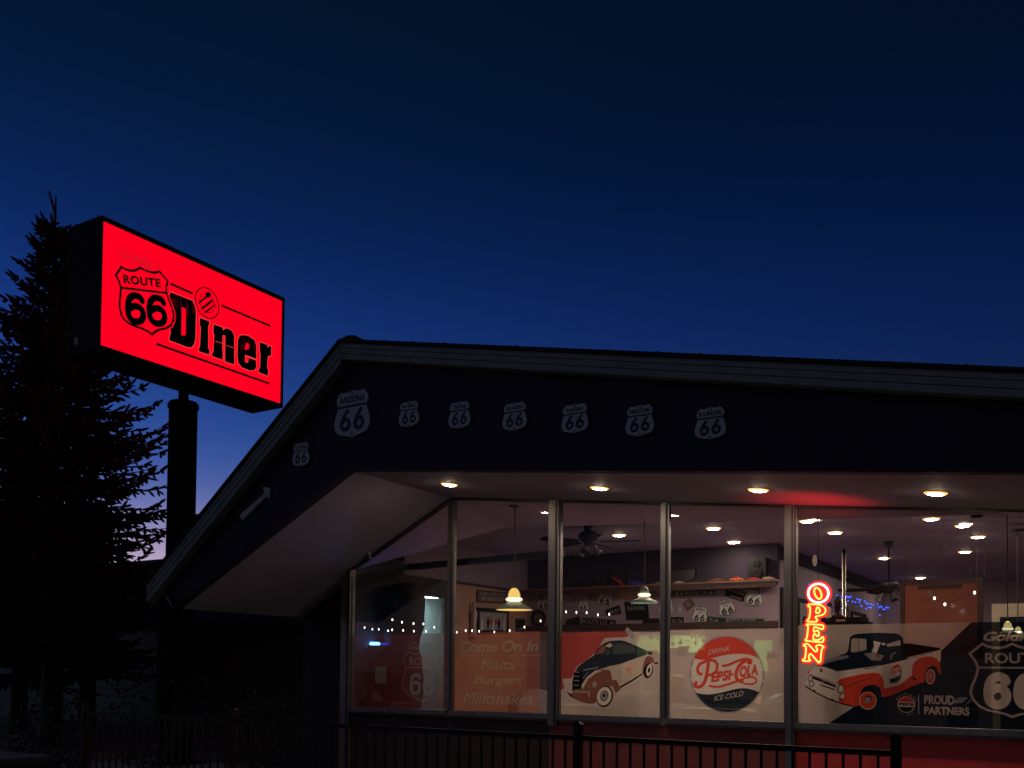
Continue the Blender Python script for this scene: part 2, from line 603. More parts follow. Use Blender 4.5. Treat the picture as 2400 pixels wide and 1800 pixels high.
# posts
POSTS = [(-9.465, -9.29, 0), (-6.05, -5.912, 0.9), (-3.10, -3.0, 0.0), (0.6, 0.7, 0)]
for x0, x1, z0 in POSTS:
    xm = (x0 + x1) / 2
    w = x1 - x0
    pst = MB().prism([(x0, -0.055, z0), (x1, -0.055, z0), (x1, -0.055, zs(x1) - 0.002), (x0, -0.055, zs(x0) - 0.002)], (0, 0.11, 0)).build('window_post', M_alu, diner, bevel=0.006)
    MB().prism([(x1 - w * 0.3, -0.064, z0), (x1 - w * 0.12, -0.064, z0), (x1 - w * 0.12, -0.064, zs(x1) - 0.012), (x1 - w * 0.3, -0.064, zs(x1) - 0.012)], (0, 0.007, 0)).build('post_groove', M_dkalu, pst)
    MB().prism([(x1 - w * 0.06, -0.07, z0), (x1 + w * 0.04, -0.07, z0), (x1 + w * 0.04, -0.07, zs(x1) - 0.014), (x1 - w * 0.06, -0.07, zs(x1) - 0.014)], (0, 0.05, 0)).build('post_bead', M_alu, pst)
WINS = [(-9.29, -7.60), (-7.53, -6.05), (-5.912, -4.544), (-4.475, -3.10), (-3.0, 0.6), (0.7, 4.3)]
for xm in ((-7.60, -7.53), (-4.544, -4.475)):
    ml = MB().prism([(xm[0], -0.045, 1.04), (xm[1], -0.045, 1.04), (xm[1], -0.045, zs(xm[1]) - 0.003), (xm[0], -0.045, zs(xm[0]) - 0.003)], (0, 0.09, 0)).build('mullion', M_alu, diner, bevel=0.005)
    MB().prism([(xm[1] - 0.018, -0.052, 1.05), (xm[1] - 0.006, -0.052, 1.05), (xm[1] - 0.006, -0.052, zs(xm[1]) - 0.02), (xm[1] - 0.018, -0.052, zs(xm[1]) - 0.02)], (0, 0.006, 0)).build('mullion_bead', M_dkalu, ml)
for i, (x0, x1) in enumerate(WINS):
    w = MB()
    w.box(x0, x1, -0.06, 0.13, 0.952, 1.045)
    win = w.build('window', M_alu, diner, bevel=0.006)
    box('sill_lip', x0, x1, -0.09, -0.062, 0.955, 0.985, M_dkalu, win)
    hd = [(x0, zs(x0))] + ([(XA, zs(XA))] if x0 < XA < x1 else []) + [(x1, zs(x1))]
    hp = [(x, -0.05, z - 0.001) for x, z in hd] + [(x, -0.05, z - 0.024) for x, z in hd[::-1]]
    MB().prism(hp, (0, 0.1, 0)).build('head_frame', M_dkalu, win)
    for xx, s in ((x0, 1), (x1, -1)):
        MB().prism([(xx, -0.03, 1.045), (xx + s * 0.018, -0.03, 1.045), (xx + s * 0.018, -0.03, zs(xx + s * 0.018) - 0.024), (xx, -0.03, zs(xx) - 0.024)], (0, 0.06, 0)).build('jamb', M_alu, win)
    gl = [(x0 + 0.018, 1.045)] + [(x1 - 0.018, 1.045)] + [(max(x0 + 0.018, min(x1 - 0.018, x)), z - 0.024) for x, z in hd[::-1]]
    MB().prism([(x, 0.0, z) for x, z in gl], (0, 0.007, 0)).build('pane', M_glass, win)

# ------------------------------------------------------------------ shell of the room
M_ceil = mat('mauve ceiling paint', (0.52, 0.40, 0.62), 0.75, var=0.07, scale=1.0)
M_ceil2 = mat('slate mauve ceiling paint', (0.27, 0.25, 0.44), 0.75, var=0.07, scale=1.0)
M_inwall = mat('dusty pink wall paint', (0.26, 0.20, 0.26), 0.7, var=0.12, scale=1.6, bump=0.1)
M_inwall_unlit = mat('unlit plum upper wall', (0.036, 0.029, 0.045), 0.85, var=0.15, scale=1.2, spec=0.08)  # shade on the upper walls is put into this colour
M_terra = mat('terracotta wall paint', (0.42, 0.24, 0.17), 0.7, var=0.15, scale=2, bump=0.15)
M_dktrim = mat('dark brown trim', (0.045, 0.022, 0.018), 0.5, var=0.2)
M_floor = mat('red floor tile', (0.42, 0.26, 0.24), 0.4, var=0.25, scale=2)
M_white = mat('white enamel', (0.72, 0.72, 0.70), 0.5, var=0.06)
M_black = mat('matt black', (0.007, 0.007, 0.008), 0.6, var=0.2, spec=0.2)
YB = 4.96
XC = at(1822, 1400, 1, YB).x
ZC = 3.67
def zc(X):
    return min(ZC, zr(X) - 0.2)
box('floor', -9.4, 6.2, 0.14, 13.2, -0.02, 0.12, M_floor, diner)
XK = XA + (5.342 - 0.2 - ZC) / 0.2073
for x0, x1 in ((-9.4, XA), (XA, XK), (XK, 6.2)):
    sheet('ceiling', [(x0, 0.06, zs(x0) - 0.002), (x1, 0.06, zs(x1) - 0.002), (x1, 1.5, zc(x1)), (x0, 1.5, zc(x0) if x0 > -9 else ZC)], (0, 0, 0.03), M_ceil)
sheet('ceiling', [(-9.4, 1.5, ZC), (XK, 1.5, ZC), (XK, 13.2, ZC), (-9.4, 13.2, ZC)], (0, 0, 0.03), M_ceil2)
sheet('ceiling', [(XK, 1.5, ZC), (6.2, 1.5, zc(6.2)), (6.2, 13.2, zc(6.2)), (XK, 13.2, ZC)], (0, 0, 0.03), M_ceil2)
box('wall', 6.2, 6.35, 0.14, 13.3, 0, 2.42, M_inwall, diner)
box('wall', -9.4, 6.2, 13.2, 13.3, 0, ZC + 0.05, M_inwall, diner)
ZRW = at(1909, 1343, 0, XC).z
box('wall', XC - 0.12, XC, YB + 0.12, 13.2, 0, ZRW, M_inwall, diner)
box('wall', XC - 0.12, XC - 0.03, YB + 0.12, 13.2, ZRW, ZC, M_inwall_unlit, diner)
box('wall_cap', XC - 0.03, XC + 0.02, YB + 0.12, 13.2, ZRW, ZRW + 0.02, M_trim, diner)
# left wall with an opening to the vestibule
box('wall', -9.52, -9.4, 0.14, 1.3, 0, 3.25, M_dkwall, diner)
box('wall', -9.52, -9.4, 2.52, 13.3, 0, 3.05, M_terra, diner)
box('wall', -9.52, -9.4, 1.3, 2.52, 2.76, 3.05, M_dkwall, diner)
box('wall', -9.521, -9.401, 1.3, 13.3, 3.05, ZC, M_inwall, diner)
box('wall_trim', -9.4, -9.37, 2.46, 4.9, 3.02, 3.06, M_dktrim, diner)
box('door_casing', -9.4, -9.35, 2.46, 2.6, 0.12, 3.02, mat('pine casing', (0.45, 0.2, 0.1), 0.5, var=0.2), diner, bevel=0.006)
# vestibule
box('wall', -10.52, -10.42, 0.35, 4.3, 0, 2.86, mat('pale blue wall paint', (0.5, 0.62, 0.62), 0.7), diner)
box('wall', -10.52, -9.52, 0.3, 0.4, 0, 2.86, M_dkwall, diner)
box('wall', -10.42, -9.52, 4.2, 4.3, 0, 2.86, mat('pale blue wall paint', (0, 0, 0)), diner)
box('floor', -10.42, -9.52, 0.4, 4.2, -0.02, 0.118, M_floor, diner)
box('ceiling', -10.52, -9.52, 0.3, 4.3, 2.86, 2.89, M_white, diner)
# back wall with the kitchen hatch
fb = onY(YB)
ztb = fb(1700, 1462)[1]
hx0, hz1 = fb(1487, 1490)
hx1, hz0 = fb(1652, 1538)
h2x0, h2z1 = fb(1762, 1500)
h2x1, h2z0 = fb(1812, 1572)
zsh = at(1568, 1367, 1, YB - 0.3).z
box('wall', -9.4, XC, YB - 0.0008, YB + 0.12, zsh, ZC, M_inwall_unlit, diner)
wl = [(-9.4, XC, ztb - 0.07, zsh), (-9.4, hx0, hz0, ztb - 0.07), (hx1, h2x0, hz0, ztb - 0.07), (hx0, hx1, hz1, ztb - 0.07), (h2x0, XC, h2z1, ztb - 0.07),
      (-9.4, h2x0, 0, hz0), (h2x1, XC, 0, h2z1), (h2x0, h2x1, 0, h2z0)]
for k, (x0, x1, z0, z1) in enumerate(wl):
    box('wall', x0, x1, YB + 0.0005 * k, YB + 0.12, z0, z1, M_inwall, diner)
box('wall_trim', -9.4, XC + 0.02, YB - 0.05, YB - 0.001, ztb - 0.07, ztb + 0.03, M_dktrim, diner)
# kitchen behind
M_kit = mat('kitchen tile', (0.55, 0.66, 0.5), 0.4, var=0.1)
box('kitchen_wall', -9.4, XC - 0.12, 8.0, 8.1, 0, 3.0, M_kit, diner)
box('kitchen_ceiling', -9.4, XC - 0.12, YB + 0.12, 8.0, 2.9, 2.98, M_white, diner)
box('kitchen_floor', -9.4, XC - 0.12, YB + 0.12, 8.0, 0.0, 0.1, M_floor, diner)
# dark cross beam by the left windows and its run along the left wall
def l2(x):
    return 1340 - 0.0915 * (x - 830)
M_beam = mat('painted beam', (0.03, 0.035, 0.035), 0.6)
a0, a1 = at(834, l2(834), 0, -9.38), None
for xx in range(840, 1100):
    q = at(xx, l2(xx), 0, -9.38)
    if q.y > 1.4:
        a1 = q
        break
b1 = at(1315, l2(1315), 1, 1.4)
def beam(p, q, h, d):
    MB().prism([p - Vector((0, 0, h / 2)), q - Vector((0, 0, h / 2)), q + Vector((0, 0, h / 2)), p + Vector((0, 0, h / 2))], d).build('cross_beam', M_beam, diner)
beam(a0, a1, 0.09, (-0.03, 0, 0))
beam(Vector((a1.x, 1.4, a1.z)), Vector((b1.x, 1.4, b1.z)), 0.09, (0, 0.1, 0))

# ================================================================== LIGHTS OF THE PLACE
M_lens_out = glow('soffit lamp lens', (1.0, 0.77, 0.55), 190)
M_lens_in = glow('ceiling lamp lens', (1.0, 0.77, 0.58), 225)
M_halo_rim = mat('lamp halo rim', (0.8, 0.62, 0.35), 0.4, emit=((1.0, 0.45, 0.06), 1.6))  # halo round each lens is put into the rim's own amber glow
def downlight(name, label, group, p, r, lens, slope):
    t = thing(name, label, 'ceiling light', p, group)
    MB().lathe(p, [(r * 0.93, -0.006), (r * 0.98, -0.012), (r * 1.22, -0.010), (r * 1.32, 0.0), (r * 0.93, 0.0)], 28).build('halo_trim_ring', M_halo_rim, t, smooth=True)
    MB().lathe(p, [(0.0, -0.020), (r * 0.6, -0.019), (r * 0.93, -0.012)], 28).build('lens', lens, t, smooth=True)
    t.rotation_euler = (0, slope, 0)
    return t
NS = Vector((0.1055, 0, 1)).normalized()
out_names = ['leftmost of the four lamps under the eave, by the gable ridge', 'second of the four eave lamps, above the car picture window',
             'third of the four eave lamps, left of the red glow', 'rightmost eave lamp, right of the red glow']
for (x, y), lb in zip(((1053, 1135), (1405, 1143.5), (1777, 1148), (2193, 1155.5)), out_names):
    p = atn(x, y, Vector((XA, 0, 3.866)), NS)
    downlight('soffit_light', 'round warm recessed lamp, ' + lb, 'lamps under the eave', p, 0.078, M_lens_out, math.atan(0.1055))
inl = [(1266, 1197, 'beside the post, behind the milkshake window', 'f'), (1451, 1254, 'right of the dark fan', 'c'), (1582, 1213, 'just right of the narrow mullion, above the round logo', 'c'),
       (1672, 1238, 'in the middle of the round logo window', 'c'), (1720, 1270, 'lowest in the round logo window', 'c'), (1824, 1205, 'left of the post by the neon sign', 'c'),
       (1892, 1221, 'just right of the post, high above the neon', 'c'), (1957, 1248, 'second right of the post, above the neon', 'c'), (2072, 1308, 'above the far fan', 'c'),
       (2157, 1354, 'lowest, at the top of the red board', 'c'), (2183, 1216, 'highest, in the truck window', 'c'), (2257, 1232, 'among the hanging wires', 'c'),
       (2292, 1258, 'crossed by two hanging wires', 'c'), (2262, 1293, 'over the right end of the red board', 'c')]
for x, y, lb, w in inl:
    if w == 'f':
        p = at(x, y, 1, 0.75)
        p.z = zs(p.x) + (ZC - zs(p.x)) * 0.48
    else:
        p = at(x, y, 2, ZC)
        if p.y < 1.55:
            p = at(x, y, 1, 1.0)
        if p.y > 12.8:
            p = at(x, y, 1, 12.6)
    if p.x > XK:
        p.z = min(p.z, zc(p.x))
    downlight('ceiling_light', 'recessed ceiling lamp inside, ' + lb, 'lamps in the diner ceiling', p, 0.085, M_lens_in, 0)
# ================================================================== POLE SIGN
sgn = thing('pole_sign', 'big red back-lit diner sign box high on a thick black pole', 'sign', (-12.36, -0.51, 0))
M_cab = mat('black sign cabinet', (0.006, 0.009, 0.010), 0.65, var=0.3, scale=3, spec=0.12)
M_blackvinyl = mat('black sign vinyl', (0.006, 0.004, 0.004), 0.6, var=0.2)
SX, SY0, SY1, SZ0, SZ1 = -12.0, -2.26, 1.235, 5.98, 7.855
cab = MB()
for x0, x1 in ((SX - 0.735, SX - 0.70), (SX - 0.035, SX)):
    for y0, y1, z0, z1 in ((SY0, SY0 + 0.035, SZ0, SZ1), (SY1 - 0.035, SY1, SZ0, SZ1), (SY0 + 0.035, SY1 - 0.035, SZ0, SZ0 + 0.06), (SY0 + 0.035, SY1 - 0.035, SZ1 - 0.06, SZ1)):
        cab.box(x0, x1, y0, y1, z0, z1)
cab.box(SX - 0.70, SX - 0.035, SY0, SY1, SZ0, SZ0 + 0.03)
cab.box(SX - 0.70, SX - 0.035, SY0, SY1, SZ1 - 0.03, SZ1)
cab.box(SX - 0.70, SX - 0.035, SY0, SY0 + 0.03, SZ0 + 0.03, SZ1 - 0.03)
cab.box(SX - 0.70, SX - 0.035, SY1 - 0.03, SY1, SZ0 + 0.03, SZ1 - 0.03)
cabinet = cab.build('cabinet', M_cab, sgn)
box('service_plate', SX - 0.55, SX - 0.47, SY0 - 0.006, SY0, 6.12, 6.22, mat('grey plate', (0.25, 0.26, 0.26), 0.5), cabinet)
fs = onX(SX - 0.03)
g4 = crop(fs, 220, 500, 460 / 1908)
M_face = glow('back-lit red acrylic', lin((255, 0, 34)), 1.0, var=0.07, scale=1.6)
M_ghost = glow('faded lettering on red', lin((196, 24, 36)), 0.9)
M_edge = glow('lit rim around lettering', lin((255, 58, 60)), 1.0)
fx = [(('eo', [[(SY0 + 0.035, SZ0 + 0.06), (SY1 - 0.035, SZ0 + 0.06), (SY1 - 0.035, SZ1 - 0.06), (SY0 + 0.035, SZ1 - 0.06)]]), M_face)]
SHP = [(262, 507), (300, 528), (345, 545), (390, 545), (425, 530), (448, 514), (480, 533), (530, 555), (585, 565), (640, 554), (730, 660), (712, 720), (715, 770), (735, 835), (770, 925), (787, 990), (780, 1050),
       (755, 1100), (700, 1130), (650, 1140), (605, 1158), (568, 1193), (525, 1158), (470, 1132), (410, 1112), (350, 1085), (300, 1050), (262, 1000), (242, 920), (240, 860), (248, 790), (252, 720), (235, 660), (200, 598)]
DI = [[(745, 765), (960, 850), (985, 905), (993, 960), (988, 1220), (975, 1275), (945, 1305), (905, 1300), (735, 1235), (735, 1205), (747, 1165), (742, 1120), (700, 1110), (700, 900)],
      [(1030, 1015), (1122, 1050), (1122, 1072), (1112, 1100), (1112, 1310), (1125, 1332), (1122, 1375), (1022, 1342), (1020, 1315), (1032, 1290), (1040, 1120), (1040, 1105), (1028, 1085)],
      [(1165, 1078), (1255, 1110), (1255, 1140), (1275, 1120), (1305, 1118), (1345, 1145), (1365, 1185), (1365, 1472), (1275, 1440), (1278, 1195), (1264, 1182), (1252, 1190), (1248, 1330), (1255, 1350), (1252, 1425), (1148, 1388), (1150, 1362), (1162, 1340), (1170, 1180), (1160, 1160)],
      [(1415, 1195), (1440, 1182), (1500, 1190), (1560, 1230), (1580, 1285), (1580, 1415), (1470, 1375), (1468, 1440), (1485, 1455), (1502, 1440), (1502, 1404), (1578, 1430), (1578, 1500), (1560, 1525), (1520, 1530), (1440, 1500), (1402, 1450), (1395, 1370), (1400, 1230)],
      [(1612, 1250), (1690, 1280), (1688, 1306), (1705, 1290), (1725, 1292), (1725, 1385), (1702, 1385), (1690, 1397), (1686, 1500), (1697, 1530), (1690, 1580), (1602, 1545), (1602, 1520), (1615, 1500), (1620, 1370), (1612, 1340)]]
fx.append((text_box(g4, "Goldie's", 255, 395, 640, 500, bold=0.0, shear=0.35), M_ghost))
for d in DI:
    o = [g4(*p) for p in d]
    fx.append((('eo', [offset_poly(o, -0.012)]), M_edge))
for d in DI:
    fx.append((poly(g4, d), M_blackvinyl))
fx.append((poly(g4, [(853, 910), (885, 920), (895, 945), (893, 1170), (885, 1190), (850, 1185)]), M_face))
fx.append((poly(g4, [(1482, 1258), (1500, 1265), (1510, 1290), (1508, 1318), (1470, 1328), (1470, 1290)]), M_face))
M_wear = glow('light through worn vinyl', lin((150, 4, 18)), 0.5)
wr_ = random.Random(3)
for k in range(11):
    x = 760 + wr_.uniform(0, 215)
    yt = 775 + (x - 745) * 0.4 + wr_.uniform(0, 40)
    fx.append((stroke(g4, [(x, yt), (x + wr_.uniform(-2, 2), yt + wr_.uniform(40, 150))], wr_.uniform(0.003, 0.007)), M_wear))
for k in range(8):
    x = 1410 + wr_.uniform(0, 160)
    fx.append((stroke(g4, [(x, 1215 + wr_.uniform(0, 60)), (x, 1290 + wr_.uniform(0, 60))], 0.005), M_wear))
fx.append((stroke(g4, [(1180, 1243), (1270, 1268)], 0.006), M_edge))
fx.append((stroke(g4, [(1285, 1283), (1360, 1308)], 0.006), M_edge))
so = [g4(*p) for p in SHP]
fx.append((('eo', [offset_poly(so, -0.02)]), M_face))
fx.append((('eo', [so]), M_blackvinyl))
fx.append((('eo', [offset_poly(so, 0.034)]), M_face))
fx.append((stroke(g4, [(254, 722), (712, 775)], 0.032), M_blackvinyl))
fx.append((text('ROUTE', g4(292, 682), g4(652, 722), g4(283, 593), bold=0.045, space=1.12), M_blackvinyl))
def six(f, x0, y0, x1, y1, w, m, out):
    """bold numeral 6 in a pixel box"""
    def q(u, v):
        return f(x0 + (x1 - x0) * u, y0 + (y1 - y0) * v)
    cy, cx = 0.66, 0.5
    pts = [q(0.86, 0.24), q(0.78, 0.12), q(0.6, 0.07), q(0.4, 0.09), q(0.22, 0.22), q(0.14, 0.45), q(0.13, 0.66), q(0.2, 0.84), q(0.38, 0.94), q(0.62, 0.94), q(0.8, 0.84), q(0.87, 0.68), q(0.8, 0.51), q(0.62, 0.43), q(0.4, 0.44), q(0.22, 0.54)]
    out.append((stroke2(smooth_pts(pts, 4), w), m))
def six2(f, bx, w, m, out):
    """numeral 6 inside a plane box (x0, z0, x1, z1)"""
    x0, z0, x1, z1 = bx
    six(lambda u, v: (x0 + (x1 - x0) * u, z1 - (z1 - z0) * v), 0, 0, 1, 1, w, m, out)
for x0, y0, x1, y1 in ((304, 780, 504, 1068), (512, 802, 712, 1086)):
    def sq(u, v, x0=x0, y0=y0, x1=x1, y1=y1):
        return g4(x0 + (x1 - x0) * u + 18 * (v - 0.5), y0 + (y1 - y0) * v + 26 * (u - 0.5))
    six(sq, 0, 0, 1, 1, 0.098, M_blackvinyl, fx)
for a, b in (((742, 683), (962, 780)), ((1240, 895), (1718, 1095)), ((605, 1268), (1705, 1655))):
    fx.append((stroke(g4, [a, b], 0.036), M_blackvinyl))
cc = g4(1102, 872)
cr_ = (g4(1222, 905)[0] - g4(984, 830)[0]) / 2
fx.append((('eo', [circ(cc, cr_)]), M_blackvinyl))
fx.append((('eo', [circ(cc, cr_ - 0.018)]), M_face))
fx.append((('eo', [circ(cc, cr_ * 0.62), circ(cc, cr_ * 0.62 - 0.008)]), M_blackvinyl))
fx.append((stroke(g4, [(1020, 872), (1100, 805)], 0.03), M_blackvinyl))
fx.append((ell(g4, 1112, 792, 26, 28), M_blackvinyl))
fx.append((stroke(g4, [(1045, 930), (1100, 888), (1155, 842)], 0.034), M_blackvinyl))
fx.append((stroke(g4, [(1078, 968), (1160, 902)], 0.028), M_blackvinyl))
for k in (-12, 0, 12):
    fx.append((stroke(g4, [(1160 + k * 0.6, 902 + k), (1185 + k * 0.7, 885 + k * 1.3)], 0.011), M_blackvinyl))
flat_art('sign_face', fx, planeX(SX - 0.03), sgn)
mesh('sign_face', [(SX - 0.705, y, z) for y, z in ((SY0 + 0.035, SZ0 + 0.06), (SY1 - 0.035, SZ0 + 0.06), (SY1 - 0.035, SZ1 - 0.06), (SY0 + 0.035, SZ1 - 0.06))], [(0, 3, 2, 1)], M_face, sgn)
px0, py0 = -12.37, -0.51
pole = MB().lathe((px0, py0, 0), [(0.0, 0.0), (0.22, 0.0), (0.215, 5.60), (0.235, 5.61), (0.235, 5.665), (0.205, 5.70), (0.0, 5.70)], 32).build('pole', M_cab, sgn, smooth=True)
MB().lathe((px0, py0, 0), [(0.078, 5.68), (0.078, 5.985)], 20).build('upper_pole', M_cab, sgn, smooth=True)
MB().tube([(px0 - 0.12, py0 - 0.22, 0), (px0 - 0.12, py0 - 0.22, 3.1), (px0 - 0.1, py0 - 0.2, 3.2)], 0.025).build('conduit', M_cab, pole)
box('junction_box', px0 - 0.2, px0 - 0.06, py0 - 0.3, py0 - 0.18, 2.5, 2.75, M_cab, pole, bevel=0.01)
box('base_plate', px0 - 0.32, px0 + 0.32, py0 - 0.32, py0 + 0.32, 0.1, 0.13, M_cab, sgn)

# ================================================================== SHIELDS AND ARROW ON THE GABLE
M_plate = mat('pale steel plate', (0.42, 0.45, 0.50), 0.55, 0.2, var=0.18, scale=9)
M_ink = mat('black enamel', (0.008, 0.008, 0.009), 0.5)
M_edgew = mat('worn white edge', (0.55, 0.58, 0.62), 0.6)
HWY = [(0.5, 0.0), (0.62, 0.05), (0.76, 0.065), (0.9, 0.11), (0.985, 0.22), (1.0, 0.34), (0.965, 0.47), (0.915, 0.58), (0.90, 0.68), (0.925, 0.745), (0.95, 0.80), (0.90, 0.90), (0.82, 0.975), (0.70, 0.955), (0.60, 0.965), (0.5, 1.0)]
HWY = HWY + [(1 - x, y) for x, y in HWY[-2:0:-1]]
def shield_shapes(cx, cz, w, h, name, us=False, tilt=0.0, ink=None, plate=None, edge=None):
    """highway shield art centred on plane point (cx, cz)"""
    ink, plate = ink or M_ink, plate or M_plate
    ct, st = math.cos(tilt), math.sin(tilt)
    def f(u, v):
        a, b = (u - 0.5) * w, (v - 0.5) * h
        return (cx + a * ct - b * st, cz + a * st + b * ct)
    o = [f(u, v) for u, v in HWY]
    sh = []
    if edge:
        sh += [(('eo', [o]), edge), (('eo', [offset_poly(o, 0.028 * w)]), plate)]
    else:
        sh += [(('eo', [o]), plate)]
    sh.append((stroke2([f(0.06, 0.665), f(0.94, 0.665)], 0.055 * h), ink) if not us else (stroke2([f(0.08, 0.69), f(0.92, 0.69)], 0.016 * h), ink))
    sh.append((text(name, f(0.2 if len(name) < 7 else 0.14, 0.735), f(0.8 if len(name) < 7 else 0.86, 0.735), f(0.2 if len(name) < 7 else 0.14, 0.875), bold=0.05), ink))
    if us:
        sh.append((text('US', f(0.37, 0.55), f(0.63, 0.55), f(0.37, 0.65), bold=0.02), ink))
        b0, b1 = 0.14, 0.5
    else:
        b0, b1 = 0.17, 0.60
    for k in (0.15, 0.53):
        def g(u, v, k=k):
            return f(k + 0.33 * u, b1 - (b1 - b0) * v)
        pts = [g(0.72, 0.02), g(0.5, 0.2), g(0.3, 0.42), g(0.17, 0.64), g(0.22, 0.85), g(0.42, 0.95), g(0.64, 0.93), g(0.8, 0.78), g(0.8, 0.6), g(0.62, 0.47), g(0.4, 0.5), g(0.24, 0.62)]
        sh.append((stroke2(smooth_pts(pts, 3), 0.095 * w), ink))
    return sh, o
def shield_sign(name, label, cat, group, Y, cx, cz, w, h, text_, us=False, tilt=0.0, t=0.02, edge=None, plate=None):
    r = thing(name, label, cat, (cx, Y, cz - h / 2), group)
    sh, o = shield_shapes(cx, cz, w, h, text_, us, tilt, edge=edge, plate=plate)
    flat_art('printed_front', sh, planeY(Y - t - 0.0015), r)
    MB().prism([(x, Y - t, z) for x, z in o], (0, t, 0)).build('plate', M_plate, r)
    for dz in (0.445, -0.43):
        MB().lathe((cx, Y - t - 0.003, cz + dz * h), [(0.0, -0.004), (0.012 * (1 + 2 * w), -0.003), (0.012 * (1 + 2 * w), 0.003)], 8, 'Y').build('bolt', M_alu, r)
    return r
GS = [(690, 1036, 729, 1097, 'CALIFORNIA', 'small 66 shield alone on the steep left end of the gable'),
      (788, 911, 871, 1031, 'ARIZONA', 'largest 66 shield, lettered ARIZONA, under the gable peak'),
      (939, 939, 986, 1005, 'NEW MEXICO', 'small 66 shield next right of the big Arizona one'),
      (1055, 940, 1106, 1009, 'TEXAS', '66 shield lettered TEXAS, second right of the big Arizona one'),
      (1181, 942, 1238, 1014, 'OKLAHOMA', '66 shield between the Texas and Kansas ones on the gable'),
      (1319, 945, 1382, 1020, 'KANSAS', '66 shield lettered KANSAS on the dark gable'),
      (1469, 948, 1536, 1027, 'MISSOURI', 'second 66 shield from the right on the gable'),
      (1631, 953, 1704, 1035, 'ILLINOIS', 'rightmost 66 shield of the gable row')]
for x0, y0, x1, y1, nm, lb in GS:
    Y = -2.07
    c = at((x0 + x1) / 2, (y0 + y1) / 2, 1, Y)
    w = at(x1, (y0 + y1) / 2, 1, Y).x - at(x0, (y0 + y1) / 2, 1, Y).x
    slope = 0.2 - 0.00006 * (x0 - 790)
    t = (c - CAM).dot(FWD)
    h = ((y1 - y0) - (x1 - x0) * slope * 0.45) * t / FPX
    shield_sign('shield_sign', lb, 'sign', 'highway shields along the gable', Y, c.x, c.z, w, h, nm, t=0.03, edge=M_edgew)
ar = [(1675, 915), (1848, 762), (1838, 716), (1890, 726), (1880, 802), (1862, 782), (1695, 948)]
fa = crop(onY(-2.07), 0, 900, 700 / 2074)
ap = [fa(*p) for p in ar]
arr = thing('arrow_sign', 'pale arrow plate pointing up the slope of the dark gable', 'sign', (ap[0][0], -2.07, ap[0][1]))
MB().prism([(x, -2.07, z) for x, z in ap], (0, -0.03, 0)).build('plate', M_plate, arr)
mid = [offset_poly(ap, 0.018)]
flat_art('printed_front', [(('eo', mid), mat('grey arrow paint', (0.46, 0.50, 0.55), 0.6))], planeY(-2.1025), arr)

# security camera on the soffit
ct_ = at(864, 1302, 1, -0.1)
ct_.z = zs(ct_.x)
cm = thing('security_camera', 'small grey dome security camera under the sloping soffit', 'camera', ct_)
MB().lathe((ct_.x, ct_.y, ct_.z), [(0.0, 0.03), (0.05, 0.03), (0.05, -0.025), (0.042, -0.035), (0.0, -0.035)], 18).build('base', M_alu, cm, smooth=True)
MB().lathe((ct_.x, ct_.y, ct_.z - 0.06), [(0.0, 0.045), (0.03, 0.038), (0.045, 0.012), (0.043, -0.015), (0.025, -0.038), (0.0, -0.043)], 18).build('housing', M_alu, cm, smooth=True)
MB().lathe((ct_.x + 0.018, ct_.y - 0.042, ct_.z - 0.07), [(0.0, -0.012), (0.02, -0.012), (0.02, 0.01), (0.0, 0.012)], 14, 'Y').build('lens', M_black, cm, smooth=True)

# ================================================================== FENCE
M_iron = mat('black fence steel', (0.004, 0.004, 0.005), 0.5, var=0.2, spec=0.2)
FY = -3.8
fence = thing('railing', 'black steel picket railing along the patio edge', 'fence', (-6, FY, 0.1))
PX = [-1.263, -3.60, -7.44, -9.85]
for x in PX:
    m = MB().box(x - 0.031, x + 0.031, FY - 0.031, FY + 0.031, 0.1, 1.14)
    m.build('post', M_iron, fence, bevel=0.004)
    MB().add([(x - 0.034, FY - 0.034, 1.1402), (x + 0.034, FY - 0.034, 1.1402), (x + 0.034, FY + 0.034, 1.1402), (x - 0.034, FY + 0.034, 1.1402), (x - 0.034, FY - 0.034, 1.155), (x + 0.034, FY - 0.034, 1.155), (x + 0.034, FY + 0.034, 1.155), (x - 0.034, FY + 0.034, 1.155),
              (x - 0.012, FY - 0.012, 1.178), (x + 0.012, FY - 0.012, 1.178), (x + 0.012, FY + 0.012, 1.178), (x - 0.012, FY + 0.012, 1.178)],
             [(3, 2, 1, 0), (0, 1, 5, 4), (1, 2, 6, 5), (2, 3, 7, 6), (3, 0, 4, 7), (4, 5, 9, 8), (5, 6, 10, 9), (6, 7, 11, 10), (7, 4, 8, 11), (8, 9, 10, 11)]).build('post_cap', M_iron, fence)
pk = None
for x1, x0 in zip(PX, PX[1:]):
    box('rail', x0 + 0.031, x1 - 0.031, FY - 0.019, FY + 0.019, 1.03, 1.068, M_iron, fence, bevel=0.003)
    box('rail', x0 + 0.031, x1 - 0.031, FY - 0.019, FY + 0.019, 0.2, 0.238, M_iron, fence, bevel=0.003)
    n = round((x1 - x0) / 0.113)
    for k in range(1, n):
        x = x0 + (x1 - x0) * k / n
        if pk is None:
            pk = box('picket', -0.008, 0.008, -0.008, 0.008, -0.4, 0.4, M_iron)
            pk.parent = fence
            o = pk
        else:
            o = pk.copy()
            COL.objects.link(o)
        o.location = Vector((x, FY, 0.634)) - fence.location

